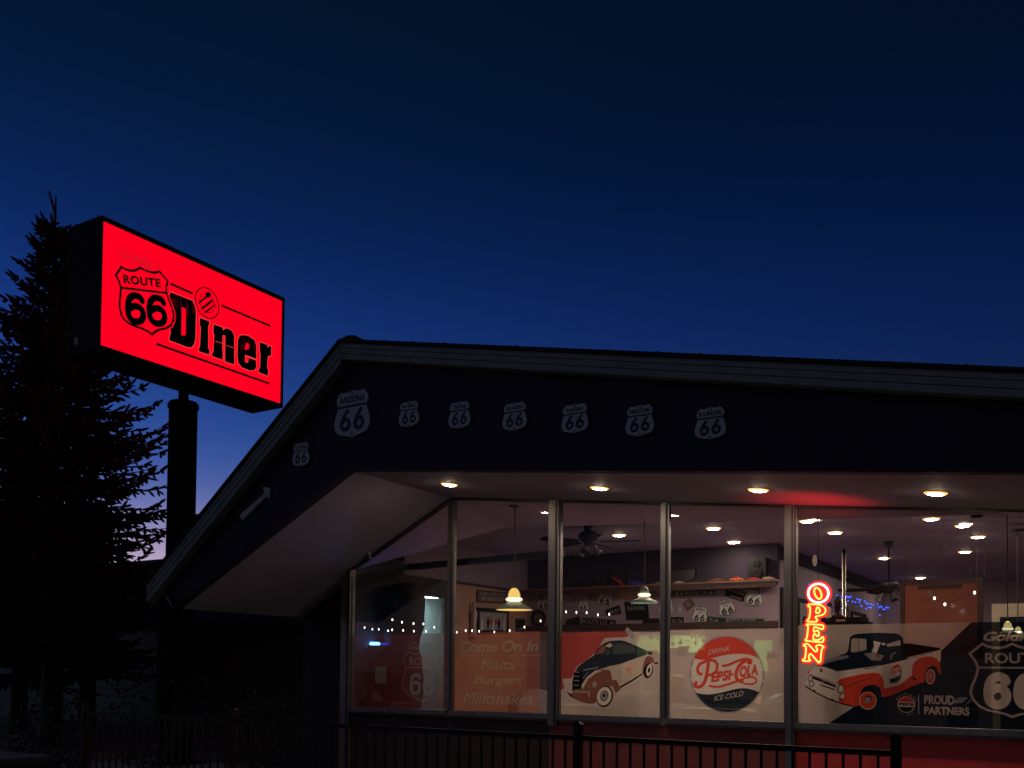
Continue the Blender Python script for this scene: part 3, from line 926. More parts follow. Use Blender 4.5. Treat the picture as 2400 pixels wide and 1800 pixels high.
# ================================================================== SPRUCE
M_bark = mat('spruce bark', (0.05, 0.04, 0.035), 0.9, var=0.35, scale=12, bump=0.6)
M_needle = mat('spruce needles', (0.022, 0.035, 0.03), 0.8, var=0.45, scale=1.4)
def spruce(base, H, label, seed, rmax, lean=(0.0, 0.0), group=None, z0=1.6, dens=1.0):
    r = random.Random(seed)
    t = thing('spruce_tree', label, 'tree', base, group)
    bx, by, bz = base
    def axis(z):
        k = z / H
        return Vector((bx + lean[0] * k + 0.05 * math.sin(z * 1.1), by + lean[1] * k, bz + z))
    tr = MB()
    zz = [H * i / 26 for i in range(27)]
    tr.tube([axis(z) for z in zz], [0.21 * (1 - z / H) ** 0.85 + 0.014 for z in zz], 9)
    tr.build('trunk', M_bark, t, smooth=True)
    limbs, fo = MB(), MB()
    def brush(p, d, L, rad):
        """one needle-clad shoot"""
        d = d.normalized()
        n = max(3, int(L / 0.075))
        q = p.copy()
        pts, rr = [], []
        for i in range(n + 1):
            pts.append(q.copy())
            k = i / n
            rr.append(rad * (0.65 + 0.35 * math.sin(k * 2.6)) * r.uniform(0.8, 1.2) * (1 if i < n else 0.45))
            q = q + d * (L / n)
            d = (d + Vector((r.uniform(-0.1, 0.1), r.uniform(-0.1, 0.1), r.uniform(-0.04, 0.10)))).normalized()
        fo.tube(pts, rr, 5, caps=True)
        # needles standing off the shoot
        for i in range(n):
            for _ in range(4):
                a = Vector((r.uniform(-1, 1), r.uniform(-1, 1), r.uniform(-1, 1)))
                e = (pts[i + 1] - pts[i]).normalized()
                s = (a - e * a.dot(e)).normalized()
                b0 = pts[i] + s * rr[i] * 0.5
                tip = b0 + (s * 0.8 + e * 0.8) * rad * r.uniform(1.2, 2.0)
                w = e.cross(s) * rad * 0.12
                fo.add([b0 - w, b0 + w, tip], [(0, 1, 2)])
    z = z0
    while z < H - 0.75:
        k = z / H
        u = (H - z)
        L0 = min(rmax, 0.02 + 0.27 * u + 0.032 * u * u)
        if z < z0 + 1.5:
            L0 *= 0.85
        nb = max(4, int((4 + 5 * (1 - k)) * dens))
        off = r.uniform(0, 6.28)
        for b in range(nb):
            th = off + 2 * math.pi * b / nb + r.uniform(-0.25, 0.25)
            L = L0 * r.uniform(0.62, 1.16) * (1 + 0.12 * math.sin(2.3 * z + 3 * th))
            L = min(L, rmax * 1.02)
            elev = -0.34 + 1.05 * k ** 1.7 + r.uniform(-0.24, 0.2)
            d = Vector((math.cos(th), math.sin(th), elev)).normalized()
            p = axis(z + r.uniform(-0.12, 0.12))
            n = max(3, int(L / 0.17))
            pts = [p.copy()]
            for i in range(n):
                kk = i / n
                d = (d + Vector((r.uniform(-0.05, 0.05), r.uniform(-0.05, 0.05), 0.13 * kk * kk))).normalized()
                p = p + d * (L / n)
                pts.append(p.copy())
            limbs.tube(pts, [0.03 * (1 - i / (n + 1)) * (0.4 + 0.6 * L / rmax) + 0.006 for i in range(n + 1)], 5)
            side = Vector((-d.y, d.x, 0)).normalized()
            for i in range(1, n + 1):
                kk = i / n
                e = (pts[i] - pts[i - 1]).normalized()
                if kk < 0.14 and L > 1.2:
                    continue
                tl = (0.16 + 0.34 * (1 - kk) * min(1, L / 1.6)) * r.uniform(0.75, 1.25)
                for s in (-1, 1):
                    dd = e * r.uniform(0.5, 1.1) + side * s * r.uniform(0.4, 1.1) + Vector((0, 0, r.uniform(-0.55, 0.25)))
                    brush(pts[i], dd, tl, r.uniform(0.021, 0.03))
                    if tl > 0.32 and r.random() < 0.75:
                        mid_ = pts[i] + dd.normalized() * tl * 0.5
                        brush(mid_, e * 0.9 + side * s * 0.2 + Vector((0, 0, -0.15)), tl * 0.6, 0.028)
                if r.random() < 0.5 * dens:
                    brush(pts[i], e * 0.5 + Vector((r.uniform(-0.3, 0.3), r.uniform(-0.3, 0.3), -0.75)), tl * 0.7, 0.028)
            brush(pts[-1], d + Vector((0, 0, 0.1)), 0.24, 0.030)
        z += (0.30 - 0.06 * k) * r.uniform(0.85, 1.15) / max(0.85, dens)
    # leader
    top = axis(H)
    brush(axis(H - 0.7), Vector((lean[0] * 0.02 - 0.05, 0, 1)), 0.85, 0.024)
    limbs.build('branches', M_bark, t)
    fo.build('crown', M_needle, t)
    return t
def rel_(x, y, t):
    return CAM + (RT * ((x - 1200) / FPX) + UP * ((PY - y) / FPX) + FWD) * t
tp = CAM + (RT * ((122 - 1200) / FPX) + FWD * 1.0 + UP * ((PY - 1560) / FPX)) * 19.5
spruce((tp.x, tp.y, 0), 11.2, 'tall dark spruce standing behind the red sign', 5, 2.4, lean=(-0.25, 0.0), z0=2.1, dens=1.7)
q = rel_(45, 1560, 24)
spruce((q.x, q.y, 0), 7.6, 'lower dark spruce at the left edge, half hidden by the tall one', 11, 2.2, z0=1.5, dens=1.1)
q = rel_(205, 1560, 25)
spruce((q.x, q.y, 0), 6.6, 'small dark spruce hidden low behind the right side of the tall one', 17, 1.9, z0=1.5, dens=1.1)

# ================================================================== BACKGROUND
M_bwall = mat('grey green stucco', (0.12, 0.17, 0.17), 0.85, var=0.2, scale=0.8, bump=0.3)
M_brown = mat('brown siding', (0.12, 0.06, 0.05), 0.8, var=0.2)
def house(name, label, x0, x1, y0, y1, h, ridge, mw, along='X'):
    t = thing(name, label, 'building', ((x0 + x1) / 2, (y0 + y1) / 2, 0))
    wl_ = MB()
    if along == 'X':
        ym = (y0 + y1) / 2
        pts = [(x0, y0, 0), (x0, y1, 0), (x0, y1, h), (x0, ym, ridge), (x0, y0, h)]
        wl_.prism(pts, (x1 - x0, 0, 0)).build('wall', mw, t)
        o = 0.4
        for s in (-1, 1):
            ye = y0 - o if s < 0 else y1 + o
            ze = h - o * (ridge - h) / ((y1 - y0) / 2)
            MB().prism([(x0 - o, ye, ze + 0.03), (x0 - o, ym, ridge + 0.03), (x0 - o, ym, ridge + 0.18), (x0 - o, ye, ze + 0.18)], (x1 - x0 + 2 * o, 0, 0)).build('roof', M_roofing, t)
    else:
        xm = (x0 + x1) / 2
        wl_.prism([(x0, y0, 0), (x1, y0, 0), (x1, y0, h), (xm, y0, ridge), (x0, y0, h)], (0, y1 - y0, 0)).build('wall', mw, t)
        o = 0.4
        for s in (-1, 1):
            xe = x0 - o if s < 0 else x1 + o
            ze = h - o * (ridge - h) / ((x1 - x0) / 2)
            MB().prism([(xe, y0 - o, ze + 0.03), (xm, y0 - o, ridge + 0.03), (xm, y0 - o, ridge + 0.18), (xe, y0 - o, ze + 0.18)], (0, y1 - y0 + 2 * o, 0)).build('roof', M_roofing, t)
    return t
def rel(x, y, t):
    return CAM + (RT * ((x - 1200) / FPX) + UP * ((PY - y) / FPX) + FWD) * t
q = rel(190, 1600, 30)
hs = house('low_house', 'long low grey green house in the dark behind the spruce', q.x - 14, q.x + 4.2, q.y - 0.5, q.y + 8, 3.0, 5.2, M_bwall)
for k in range(3):
    xw = q.x - 9 + 4 * k
    w = box('window', xw - 0.6, xw + 0.6, q.y - 0.54, q.y - 0.5, 1.0, 2.2, M_black, hs)
    box('frame', xw - 0.66, xw + 0.66, q.y - 0.56, q.y - 0.541, 0.94, 1.0, M_trim, w)
q = rel(500, 1148, 34)
h2 = house('gabled_house', 'brown gabled house showing just above the diner eave', q.x - 1.2, q.x + 8.0, q.y, q.y + 9, q.z - 1.0, q.z + 0.35, M_brown, 'X')
# dark shed under the eave, left of the glass front
q = rel(600, 1500, 22)
h3 = house('wooden_shed', 'dark wooden shed seen under the left eave', q.x - 3.0, q.x + 4.5, q.y, q.y + 5, 2.6, 3.6, M_dkwall)
a = at(690, 1462, 1, q.y - 0.02)
b = at(726, 1502, 1, q.y - 0.02)
w = box('window', a.x, b.x, q.y - 0.05, q.y - 0.002, b.z, a.z, mat('dim pane', (0.10, 0.13, 0.15), 0.1, spec=0.8), h3)

# shrubs behind the railing at the left
M_leaf = mat('dark shrub leaf', (0.014, 0.02, 0.015), 0.6, var=0.5, scale=5, spec=0.25)
def shrub(label, c, R, H, seed, n=1100):
    r = random.Random(seed)
    t = thing('shrub', label, 'shrub', c, 'shrubs behind the railing')
    st, lf = MB(), MB()
    for k in range(9):
        a = r.uniform(0, 6.28)
        e = Vector((c[0] + math.cos(a) * R * 0.6, c[1] + math.sin(a) * R * 0.6, c[2] + H * r.uniform(0.6, 0.95)))
        st.tube([Vector(c), Vector(c).lerp(e, 0.5) + Vector((0, 0, 0.12)), e], [0.014, 0.01, 0.004], 5)
    st.build('stems', M_bark, t)
    for k in range(n):
        a, v = r.uniform(0, 6.28), r.random()
        rr = R * (0.35 + 0.65 * r.random() ** 0.5) * math.sin(min(1.0, 0.2 + v) * 2.2)
        p = Vector((c[0] + math.cos(a) * rr, c[1] + math.sin(a) * rr, c[2] + 0.1 + v * H * r.uniform(0.9, 1.06)))
        d = Vector((r.uniform(-1, 1), r.uniform(-1, 1), r.uniform(-0.5, 1))).normalized()
        s = d.cross(Vector((r.uniform(-1, 1), r.uniform(-1, 1), r.uniform(-1, 1)))).normalized()
        L = r.uniform(0.05, 0.09)
        lf.add([p, p + d * L * 0.5 + s * L * 0.25, p + d * L, p + d * L * 0.5 - s * L * 0.25], [(0, 1, 2, 3)])
    lf.build('leaves', M_leaf, t)
for k, (x, y, R, H, lb) in enumerate(((-10.9, -2.0, 0.75, 1.25, 'dark leafy shrub under the eave nearest the sign pole'), (-9.9, -1.2, 0.6, 1.0, 'dark low shrub beside the corner post of the glass front'), (-11.8, -2.9, 0.6, 0.95, 'dark shrub past the left end of the railing'))):
    shrub(lb, (x, y, 0.1), R, H, 30 + k)

# utility cabinet at the lower left corner
M_util = mat('dull green utility paint', (0.06, 0.12, 0.12), 0.5, var=0.2, scale=3)
c = rel(125, 1772, 5.7)
ut = thing('utility_cabinet', 'dull green metal utility cabinet cut off by the lower left corner', 'cabinet', (c.x - 0.6, c.y, 0))
box('body', c.x - 1.15, c.x - 0.03, c.y - 0.7, c.y, 0, c.z - 0.05, M_util, ut, bevel=0.012)
box('lid', c.x - 1.2, c.x, c.y - 0.75, c.y + 0.03, c.z - 0.049, c.z, M_util, ut, bevel=0.012)
box('door_handle', c.x - 0.62, c.x - 0.56, c.y - 0.73, c.y - 0.702, 0.45, 0.6, M_alu, ut)
# ================================================================== WINDOW FILMS
FYM = 0.0115                                    # films sit on the room side of the panes
fw = onY(FYM)
F_white = film('film white', (0.86, 0.72, 0.64), 0.56)
F_white2 = film('film white solid', (0.88, 0.77, 0.68), 0.85)
F_red = film('film red', (0.78, 0.07, 0.035), 0.92)
F_red2 = film('film deep red', (0.42, 0.05, 0.035), 0.86)
F_redback = film('film red ground', (0.50, 0.055, 0.04), 0.74)
F_orange = film('film faded orange', (0.50, 0.16, 0.11), 0.55)
F_maroon = film('film maroon', (0.28, 0.07, 0.085), 0.5)
F_navy = film('film navy', (0.008, 0.020, 0.034), 0.92)
F_navy2 = film('film navy thin', (0.012, 0.03, 0.05), 0.80)
F_black = film('film black', (0.004, 0.005, 0.006), 0.96)
F_grey = film('film grey', (0.36, 0.34, 0.36), 0.85)
F_lilac = film('film lilac grey', (0.34, 0.33, 0.42), 0.7)
F_pale = film('film pale lettering', (0.66, 0.57, 0.52), 0.78)
F_dim = film('film dim lettering', (0.54, 0.38, 0.35), 0.6)  # lettering colour dimmed for the weaker room light at the left
F_brown = film('film brown', (0.28, 0.09, 0.06), 0.85)
F_cream = film('film cream', (0.72, 0.60, 0.48), 0.8)
F_green = film('film dark green', (0.02, 0.06, 0.05), 0.7)
def rect(x0, x1, z0, z1):
    return ('eo', [[(x0, z0), (x1, z0), (x1, z1), (x0, z1)]])
# --- left window: Goldie's Route 66
w1 = thing('window_film', 'dark red film with outlined route shield on the leftmost window', 'window decal', (-8.4, FYM, 1.05), 'printed films on the windows')
k2 = crop(fw, 820, 1300, 500 / 2183)
s = [(rect(-9.27, -7.62, 1.047, 2.063), F_maroon)]
SH2 = [(545, 1060), (605, 992), (640, 1012), (690, 1020), (735, 1000), (745, 990), (790, 1015), (850, 1020), (905, 992), (965, 1065), (925, 1140), (925, 1200), (950, 1290), (958, 1370), (925, 1425), (850, 1460), (790, 1475), (742, 1508), (690, 1475), (620, 1440), (560, 1395), (535, 1340), (545, 1260), (572, 1180), (568, 1120)]
s.append((stroke(k2, SH2, 0.010, closed=True), F_dim))
s.append((stroke(k2, [(572, 1155), (925, 1158)], 0.008), F_dim))
s.append((text_box(k2, "Goldie's", 608, 895, 892, 972, bold=0.004, shear=0.25), F_lilac))
s.append((text_box(k2, 'ROUTE', 612, 1048, 895, 1132, bold=0.0), F_dim))
for x0 in (612, 745):
    six2(None, (k2(x0, 1300)[0], k2(x0, 1432)[1], k2(x0 + 118, 1300)[0], k2(x0, 1212)[1]), 0.05, F_lilac, s)
flat_art('film', s, planeY(FYM), w1)
# --- second window: Come On In
w2 = thing('window_film', 'orange red film lettered Come On In with a menu list', 'window decal', (-6.8, FYM, 1.05), 'printed films on the windows')
s = [(rect(-7.51, -6.2, 1.047, 2.07), F_orange)]
s.append((text_box(k2, 'Come On In', 1125, 880, 1930, 998, bold=0.035, shear=0.22, space=1.0), F_dim))
s.append((stroke(k2, [(1072, 1026), (1995, 1026)], 0.008), F_dim))
s.append((text_box(k2, 'Malts', 1335, 1075, 1690, 1172, bold=0.02, shear=0.2), F_dim))
s.append((text_box(k2, 'Burgers', 1270, 1240, 1765, 1350, bold=0.02, shear=0.2), F_dim))
s.append((text_box(k2, 'Milkshakes', 1160, 1415, 1880, 1532, bold=0.02, shear=0.2), F_dim))
flat_art('film', s, planeY(FYM), w2)
# --- third window: old car
w3 = thing('window_film', 'cream and red film with a 1930s delivery car picture', 'window decal', (-5.2, FYM, 1.05), 'printed films on the windows')
k3 = crop(fw, 1300, 1450, 280 / 1858)
s = [(rect(-5.893, -4.563, 1.047, 2.04), F_white)]
s.append((poly(k3, [(0, 225), (700, 203), (1210, 196), (1125, 285), (780, 300), (640, 520), (500, 640), (350, 740), (260, 930), (120, 935), (150, 1080), (0, 1180)]), F_redback))
s.append((poly(k3, [(180, 1130), (330, 1210), (470, 1290), (580, 1300), (620, 1320), (520, 1322), (400, 1290), (250, 1215)], 0), F_black))
s.append((poly(k3, [(610, 570), (640, 510), (700, 430), (770, 380), (850, 350), (1000, 335), (1080, 345), (1150, 370), (1290, 430), (1430, 500), (1432, 560), (1300, 602), (1040, 700), (830, 745), (620, 815), (500, 905), (430, 1010), (400, 1095), (275, 1135), (272, 1000), (290, 900), (360, 745), (480, 655)]), F_navy))
s.append((poly(k3, [(660, 520), (720, 440), (800, 405), (770, 530), (640, 560)]), F_brown))
s.append((poly(k3, [(830, 395), (870, 380), (900, 420), (860, 450), (790, 430)]), F_cream))
s.append((poly(k3, [(905, 400), (1000, 380), (1120, 390), (1230, 440), (1270, 500), (1200, 540), (905, 555)]), F_green))
s.append((poly(k3, [(805, 480), (850, 470), (850, 560), (800, 560)]), F_green))
s.append((poly(k3, [(820, 745), (1040, 702), (1300, 604), (1432, 562), (1400, 640), (1375, 720), (1360, 852), (1190, 960), (1010, 1052), (930, 970), (880, 850)]), F_cream))
s.append((poly(k3, [(400, 1095), (430, 1010), (500, 905), (620, 815), (740, 790), (850, 800), (878, 850), (890, 960), (900, 1050), (800, 1060), (720, 1110), (660, 1200), (640, 1310), (520, 1318), (420, 1290), (270, 1210), (275, 1135)]), F_brown))
s.append((poly(k3, [(430, 1100), (520, 940), (640, 850), (740, 815), (640, 800), (500, 905), (420, 1040)]), F_cream))
s.append((poly(k3, [(590, 990), (640, 970), (655, 1040), (610, 1080), (585, 1050)]), F_grey))
s.append((poly(k3, [(300, 830), (420, 850), (440, 990), (380, 1110), (275, 1130), (290, 930)]), F_black))
for yy in (828, 895, 960, 1032, 1105):
    s.append((stroke(k3, [(300, yy), (380, yy + 5)], 0.008), F_grey))
s.append((stroke(k3, [(450, 800), (680, 755)], 0.010), F_grey))
s.append((stroke(k3, [(440, 930), (520, 830)], 0.007), F_grey))
s.append((poly(k3, [(890, 960), (960, 950), (1010, 1050), (1020, 1100), (950, 1165), (905, 1060)]), F_brown))
s.append((poly(k3, [(1010, 1055), (1190, 955), (1360, 850), (1400, 845), (1250, 950), (1030, 1085)]), F_black))
s.append((stroke(k3, [(1040, 1085), (1250, 965), (1400, 865)], 0.007), F_white2))
s.append((poly(k3, [(1362, 850), (1375, 720), (1405, 630), (1445, 572), (1530, 605), (1552, 680), (1490, 690), (1445, 760), (1420, 870)]), F_brown))
s.append((ell(k3, 778, 1210, 128, 168, 0.25), F_black))
s.append((ell(k3, 770, 1205, 112, 145, 0.25), F_white2))
s.append((ell(k3, 770, 1200, 62, 84, 0.25), F_black))
s.append((ell(k3, 768, 1200, 52, 70, 0.25), F_grey))
s.append((ell(k3, 768, 1195, 22, 28, 0.25), F_black))
s.append((ell(k3, 1455, 810, 72, 118, 0.22), F_black))
s.append((ell(k3, 1470, 800, 42, 95, 0.2), F_white2))
s.append((ell(k3, 1468, 800, 18, 42, 0.2), F_black))
s.append((stroke(k3, [(225, 1138), (525, 1138), (540, 1230)], 0.006), F_white2))
s.append((stroke(k3, [(1145, 720), (1200, 692)], 0.007), F_red))
s.append((stroke(k3, [(1105, 800), (1140, 765), (1125, 830), (1180, 750), (1160, 830), (1235, 705)], 0.006, sm=3), F_red))
s.append((stroke(k3, [(1165, 860), (1190, 840), (1180, 890), (1165, 900)], 0.006, sm=3), F_red))
s.append((stroke(k3, [(1010, 700), (1020, 1000)], 0.003), F_navy))
s.append((poly(k3, [(1435, 505), (1520, 520), (1515, 560), (1435, 560)]), F_navy2))
s.append((stroke(k3, [(1550, 690), (1610, 690)], 0.02), F_black))
s.append((poly(k3, [(1130, 125), (1260, 260), (1210, 330), (1090, 190)]), F_grey))
flat_art('film', s, planeY(FYM), w3)
# --- fourth window: round cola logo
w4 = thing('window_film', 'white film with a big round red, white and blue cola logo', 'window decal', (-3.8, FYM, 1.05), 'printed films on the windows')
k4 = crop(fw, 1280, 1420, 600 / 2212)
s = [(rect(-4.456, -3.118, 1.047, 2.06), F_white)]
cc = k4(1556, 592)
rad = (k4(1556, 268)[1] - k4(1556, 915)[1]) / 2
C0 = circ(cc, rad, n=72)
def cut(curve, up):
    """part of the disc above or below a wavy line (plane points, left to right)"""
    out = [p for p in curve]
    a0 = math.atan2(curve[-1][1] - cc[1], curve[-1][0] - cc[0])
    a1 = math.atan2(curve[0][1] - cc[1], curve[0][0] - cc[0])
    if up:
        while a1 < a0:
            a1 += 2 * math.pi
    else:
        while a1 > a0:
            a1 -= 2 * math.pi
    for i in range(1, 40):
        a = a0 + (a1 - a0) * i / 40
        out.append((cc[0] + rad * math.cos(a), cc[1] + rad * math.sin(a)))
    return ('eo', [out])
def on_rim(x, y):
    p = Vector(k4(x, y)) - Vector(cc)
    return tuple(Vector(cc) + p.normalized() * rad)
s.append((('eo', [circ(cc, rad * 1.035, n=96), circ(cc, rad * 0.985, n=96)]), F_grey))
for k in range(44):
    a = 2 * math.pi * k / 44
    if abs(math.sin(a)) < 0.55:
        s.append((stroke2([(cc[0] + rad * r_ * math.cos(a), cc[1] + rad * r_ * math.sin(a)) for r_ in (0.97, 1.04)], 0.012), F_white2 if k % 2 else F_lilac))
s.append((('eo', [circ(cc, rad * 0.985, n=72)]), F_white2))
red = [on_rim(1268, 455)] + smooth_pts([k4(*p) for p in ((1300, 458), (1345, 466), (1400, 462), (1470, 443), (1550, 425), (1650, 415), (1740, 420), (1800, 437), (1838, 458))], 3) + [on_rim(1850, 462)]
blue = [on_rim(1262, 735)] + smooth_pts([k4(*p) for p in ((1290, 748), (1340, 760), (1400, 765), (1480, 756), (1560, 737), (1640, 717), (1720, 712), (1790, 726), (1830, 742))], 3) + [on_rim(1848, 752)]
s.append((cut(red, True), F_red))
s.append((cut(blue, False), F_navy))
def scr(pts, w):
    s.append((stroke(k4, pts, w, sm=5), F_red))
scr([(1402, 492), (1396, 540), (1386, 600), (1368, 660), (1335, 696), (1300, 700), (1284, 680), (1300, 662)], 0.040)
scr([(1345, 590), (1318, 580), (1308, 545), (1325, 508), (1370, 482), (1425, 470), (1465, 482), (1478, 520), (1468, 565), (1435, 592), (1400, 600)], 0.034)
s.append((text('EPSI', k4(1424, 664), k4(1592, 643), k4(1432, 572), bold=0.055), F_red))
s.append((stroke(k4, [(1598, 594), (1616, 590)], 0.03), F_red))
scr([(1522, 518), (1570, 512), (1640, 482), (1700, 463), (1745, 460), (1770, 475), (1765, 495), (1745, 492)], 0.03)
scr([(1760, 470), (1715, 478), (1668, 520), (1645, 570), (1642, 615), (1662, 645), (1700, 645)], 0.04)
s.append((text('OLA', k4(1668, 622), k4(1832, 600), k4(1674, 520), bold=0.055), F_red))
scr([(1700, 645), (1640, 655), (1560, 682), (1480, 700), (1405, 690)], 0.026)
scr([(1668, 650), (1720, 622), (1780, 616), (1812, 632), (1812, 658), (1780, 676), (1720, 672), (1664, 650)], 0.022)
s.append((text('DRINK', k4(1400, 424), k4(1588, 385), k4(1406, 383), bold=0.0, shear=0.2), F_pale))
s.append((text('ICE-COLD', k4(1448, 824), k4(1702, 778), k4(1452, 780), bold=0.0, shear=0.2), F_pale))
s.append((poly(k4, [(1240, 205), (1358, 200), (1355, 275), (1240, 278)]), F_cream))
flat_art('film', s, planeY(FYM), w4)
# --- wide right window: pickup truck
w5 = thing('window_film', 'wide navy and white film with a red and white pickup truck picture', 'window decal', (-1.2, FYM, 1.05), 'printed films on the windows')
k5 = crop(fw, 1820, 1380, 580 / 2212)
zt = 2.088
s = [(rect(-2.98, 0.58, 1.047, zt), F_white)]
s.append((('eo', [[(k5(1740, 297)[0], zt), k5(1475, 550), k5(700, 1050), (k5(465, 1168)[0], 1.047), (0.58, 1.047), (0.58, zt)]]), F_navy))
P5 = lambda pts, m, sm=0: s.append((poly(k5, pts, sm), m))
S5 = lambda pts, w, m, sm=0: s.append((stroke(k5, pts, w, sm=sm), m))
P5([(1140, 488), (1190, 488), (1460, 528), (1465, 545), (1170, 612), (1140, 640)], F_black)
P5([(285, 730), (355, 688), (450, 700), (540, 738), (960, 682), (1160, 636), (1470, 545), (1466, 640), (1440, 700), (1300, 780), (1215, 850), (965, 890), (950, 960), (700, 1052), (560, 1025), (400, 950), (252, 868), (270, 790)], F_white2)
P5([(655, 435), (680, 415), (720, 402), (900, 392), (1060, 398), (1100, 410), (1128, 440), (1140, 500), (1148, 600), (1175, 628), (960, 682), (540, 738), (440, 700), (355, 688), (470, 630), (580, 588), (620, 575), (640, 545), (650, 480)], F_navy)
P5([(360, 684), (440, 640), (560, 600), (635, 595), (648, 608), (610, 625), (480, 655), (400, 682)], F_lilac)
P5([(672, 448), (700, 442), (800, 450), (806, 540), (770, 555), (680, 568), (664, 560)], F_white)
P5([(664, 560), (700, 500), (720, 450), (700, 442), (668, 455)], F_white)
P5([(985, 495), (1105, 458), (1110, 505), (990, 518)], F_white)
P5([(865, 465), (932, 480), (915, 520), (895, 575), (850, 562), (872, 515)], F_white2)
P5([(780, 580), (870, 570), (960, 600), (930, 640), (850, 640)], F_grey)
P5([(880, 575), (925, 590), (935, 615), (900, 620)], F_brown)
S5([(940, 492), (972, 495)], 0.02, F_white2)
S5([(735, 440), (738, 560)], 0.006, F_navy)
S5([(1025, 630), (1030, 590), (1065, 570)], 0.008, F_white, 3)
P5([(272, 745), (300, 725), (335, 704), (300, 735), (285, 760)], F_red)
P5([(300, 768), (530, 862), (532, 886), (318, 802)], F_black)
P5([(385, 852), (520, 895), (522, 908), (395, 868)], F_black)
S5([(285, 765), (400, 800), (540, 855)], 0.012, F_grey)
P5([(398, 815), (425, 828), (413, 845)], F_red)
P5([(388, 720), (400, 712), (410, 725), (405, 748), (390, 742)], F_black)
P5([(540, 838), (560, 812), (600, 798), (760, 762), (860, 750), (905, 753), (935, 772), (955, 815), (963, 880), (962, 962), (945, 972), (940, 930), (925, 885), (890, 860), (830, 860), (785, 875), (758, 910), (745, 965), (742, 1042), (700, 1052), (640, 1050), (575, 1028), (555, 1000), (556, 970), (600, 950), (605, 905), (575, 868)], F_red)
P5([(600, 880), (760, 815), (880, 790), (760, 830), (640, 880)], F_red2)
P5([(742, 1030), (745, 965), (758, 910), (785, 875), (830, 860), (890, 860), (925, 885), (942, 940), (930, 990), (880, 1000)], F_navy)
P5([(962, 966), (963, 892), (1090, 862), (1150, 822), (1195, 780), (1230, 790), (1240, 820), (1290, 838), (1170, 892), (1010, 958)], F_red)
P5([(1205, 785), (1212, 700), (1230, 655), (1270, 622), (1330, 605), (1390, 605), (1435, 625), (1460, 670), (1468, 720), (1460, 772), (1446, 745), (1432, 700), (1405, 688), (1370, 692), (1345, 718), (1328, 770), (1322, 832), (1285, 842)], F_red)
P5([(1322, 832), (1328, 770), (1345, 718), (1370, 692), (1405, 688), (1432, 700), (1446, 750), (1400, 800)], F_navy)
P5([(1205, 785), (1225, 790), (1262, 820), (1230, 815)], F_black)
S5([(255, 866), (330, 915), (420, 962), (500, 998), (600, 1030), (690, 1052)], 0.014, F_black, 3)
for cx, cy, rx, ry in ((575, 895, 32, 44), (588, 960, 26, 34), (302, 800, 22, 30), (312, 850, 24, 30)):
    s.append((ell(k5, cx, cy, rx, ry, 0.2), F_black))
    s.append((ell(k5, cx, cy, rx * 0.72, ry * 0.75, 0.2), F_white2))
s.append((ell(k5, 816, 1000, 77, 80), F_white2))
s.append((ell(k5, 816, 1000, 71, 74), F_red))
s.append((ell(k5, 818, 988, 34, 34), F_black))
s.append((ell(k5, 816, 994, 30, 28), F_grey))
s.append((ell(k5, 1377, 787, 41, 67, 0.1), F_white2))
s.append((ell(k5, 1377, 787, 35, 60, 0.1), F_red))
s.append((ell(k5, 1377, 787, 17, 28, 0.1), F_grey))
for cx, cy in ((338, 912), (496, 990)):
    s.append((ell(k5, cx, cy, 13, 9), F_black))
# crown-cap logo on the door
s.append((ell(k5, 1070, 762, 46, 88, 0.12), F_navy2))
s.append((ell(k5, 1062, 760, 44, 84, 0.12), F_white2))
P5([(1028, 728), (1040, 695), (1070, 675), (1100, 684), (1108, 702), (1070, 708)], F_red)
P5([(1010, 808), (1060, 795), (1105, 770), (1095, 810), (1060, 840), (1015, 845)], F_navy)
s.append((text('PEPSI', k5(1022, 770), k5(1105, 742), k5(1026, 735), bold=0.03), F_red))
S5([(780, 715), (885, 705)], 0.008, F_black)
s.append((text("Here's to your health", k5(1225, 628), k5(1405, 578), k5(1228, 612), bold=0.0, shear=0.3), F_black))
S5([(960, 690), (962, 880)], 0.004, F_grey)
# partner mark
pc = k5(1160, 1034)
pr = (k5(1160, 960)[1] - k5(1160, 1108)[1]) / 2
s.append((('eo', [circ(pc, pr)]), F_white2))
def seg(z0, up):
    pts = [(pc[0] + pr * 0.93 * math.cos(a), pc[1] + pr * 0.93 * math.sin(a)) for a in [2 * math.pi * i / 60 for i in range(60)]]
    return [p for p in pts if (p[1] > z0 if up else p[1] < z0)]
s.append((('eo', [sorted(seg(pc[1] + pr * 0.28, True), key=lambda p: -p[0])]), F_red))
s.append((('eo', [sorted(seg(pc[1] - pr * 0.28, False), key=lambda p: p[0])]), F_black))
s.append((text('PEPSI', (pc[0] - pr * 0.88, pc[1] - pr * 0.17), (pc[0] + pr * 0.88, pc[1] - pr * 0.17), (pc[0] - pr * 0.88, pc[1] + pr * 0.2), bold=0.06), F_black))
for txt, a0, a1, rr_, flip in (('BUCHANAN', 150, 30, 1.12, 1), ('EST 1903', 235, 305, 1.18, -1)):
    for i, ch in enumerate(txt):
        if ch == ' ':
            continue
        a = math.radians(a0 + (a1 - a0) * i / (len(txt) - 1))
        r0 = pr * rr_
        u = Vector((math.cos(a), math.sin(a))) * flip
        v = Vector((u.y, -u.x))
        b = Vector(pc) + Vector((math.cos(a), math.sin(a))) * (r0 if flip > 0 else r0 + pr * 0.16)
        hh = pr * (0.24 if flip > 0 else 0.13)
        s.append((text(ch, b - v * hh * 0.35, b + v * hh * 0.35, b - v * hh * 0.35 + u * hh, bold=0.02), F_pale))
S5([(1270, 948), (1270, 1120)], 0.008, F_pale)
s.append((text_box(k5, 'PROUD', 1320, 952, 1590, 1033, bold=0.04), F_pale))
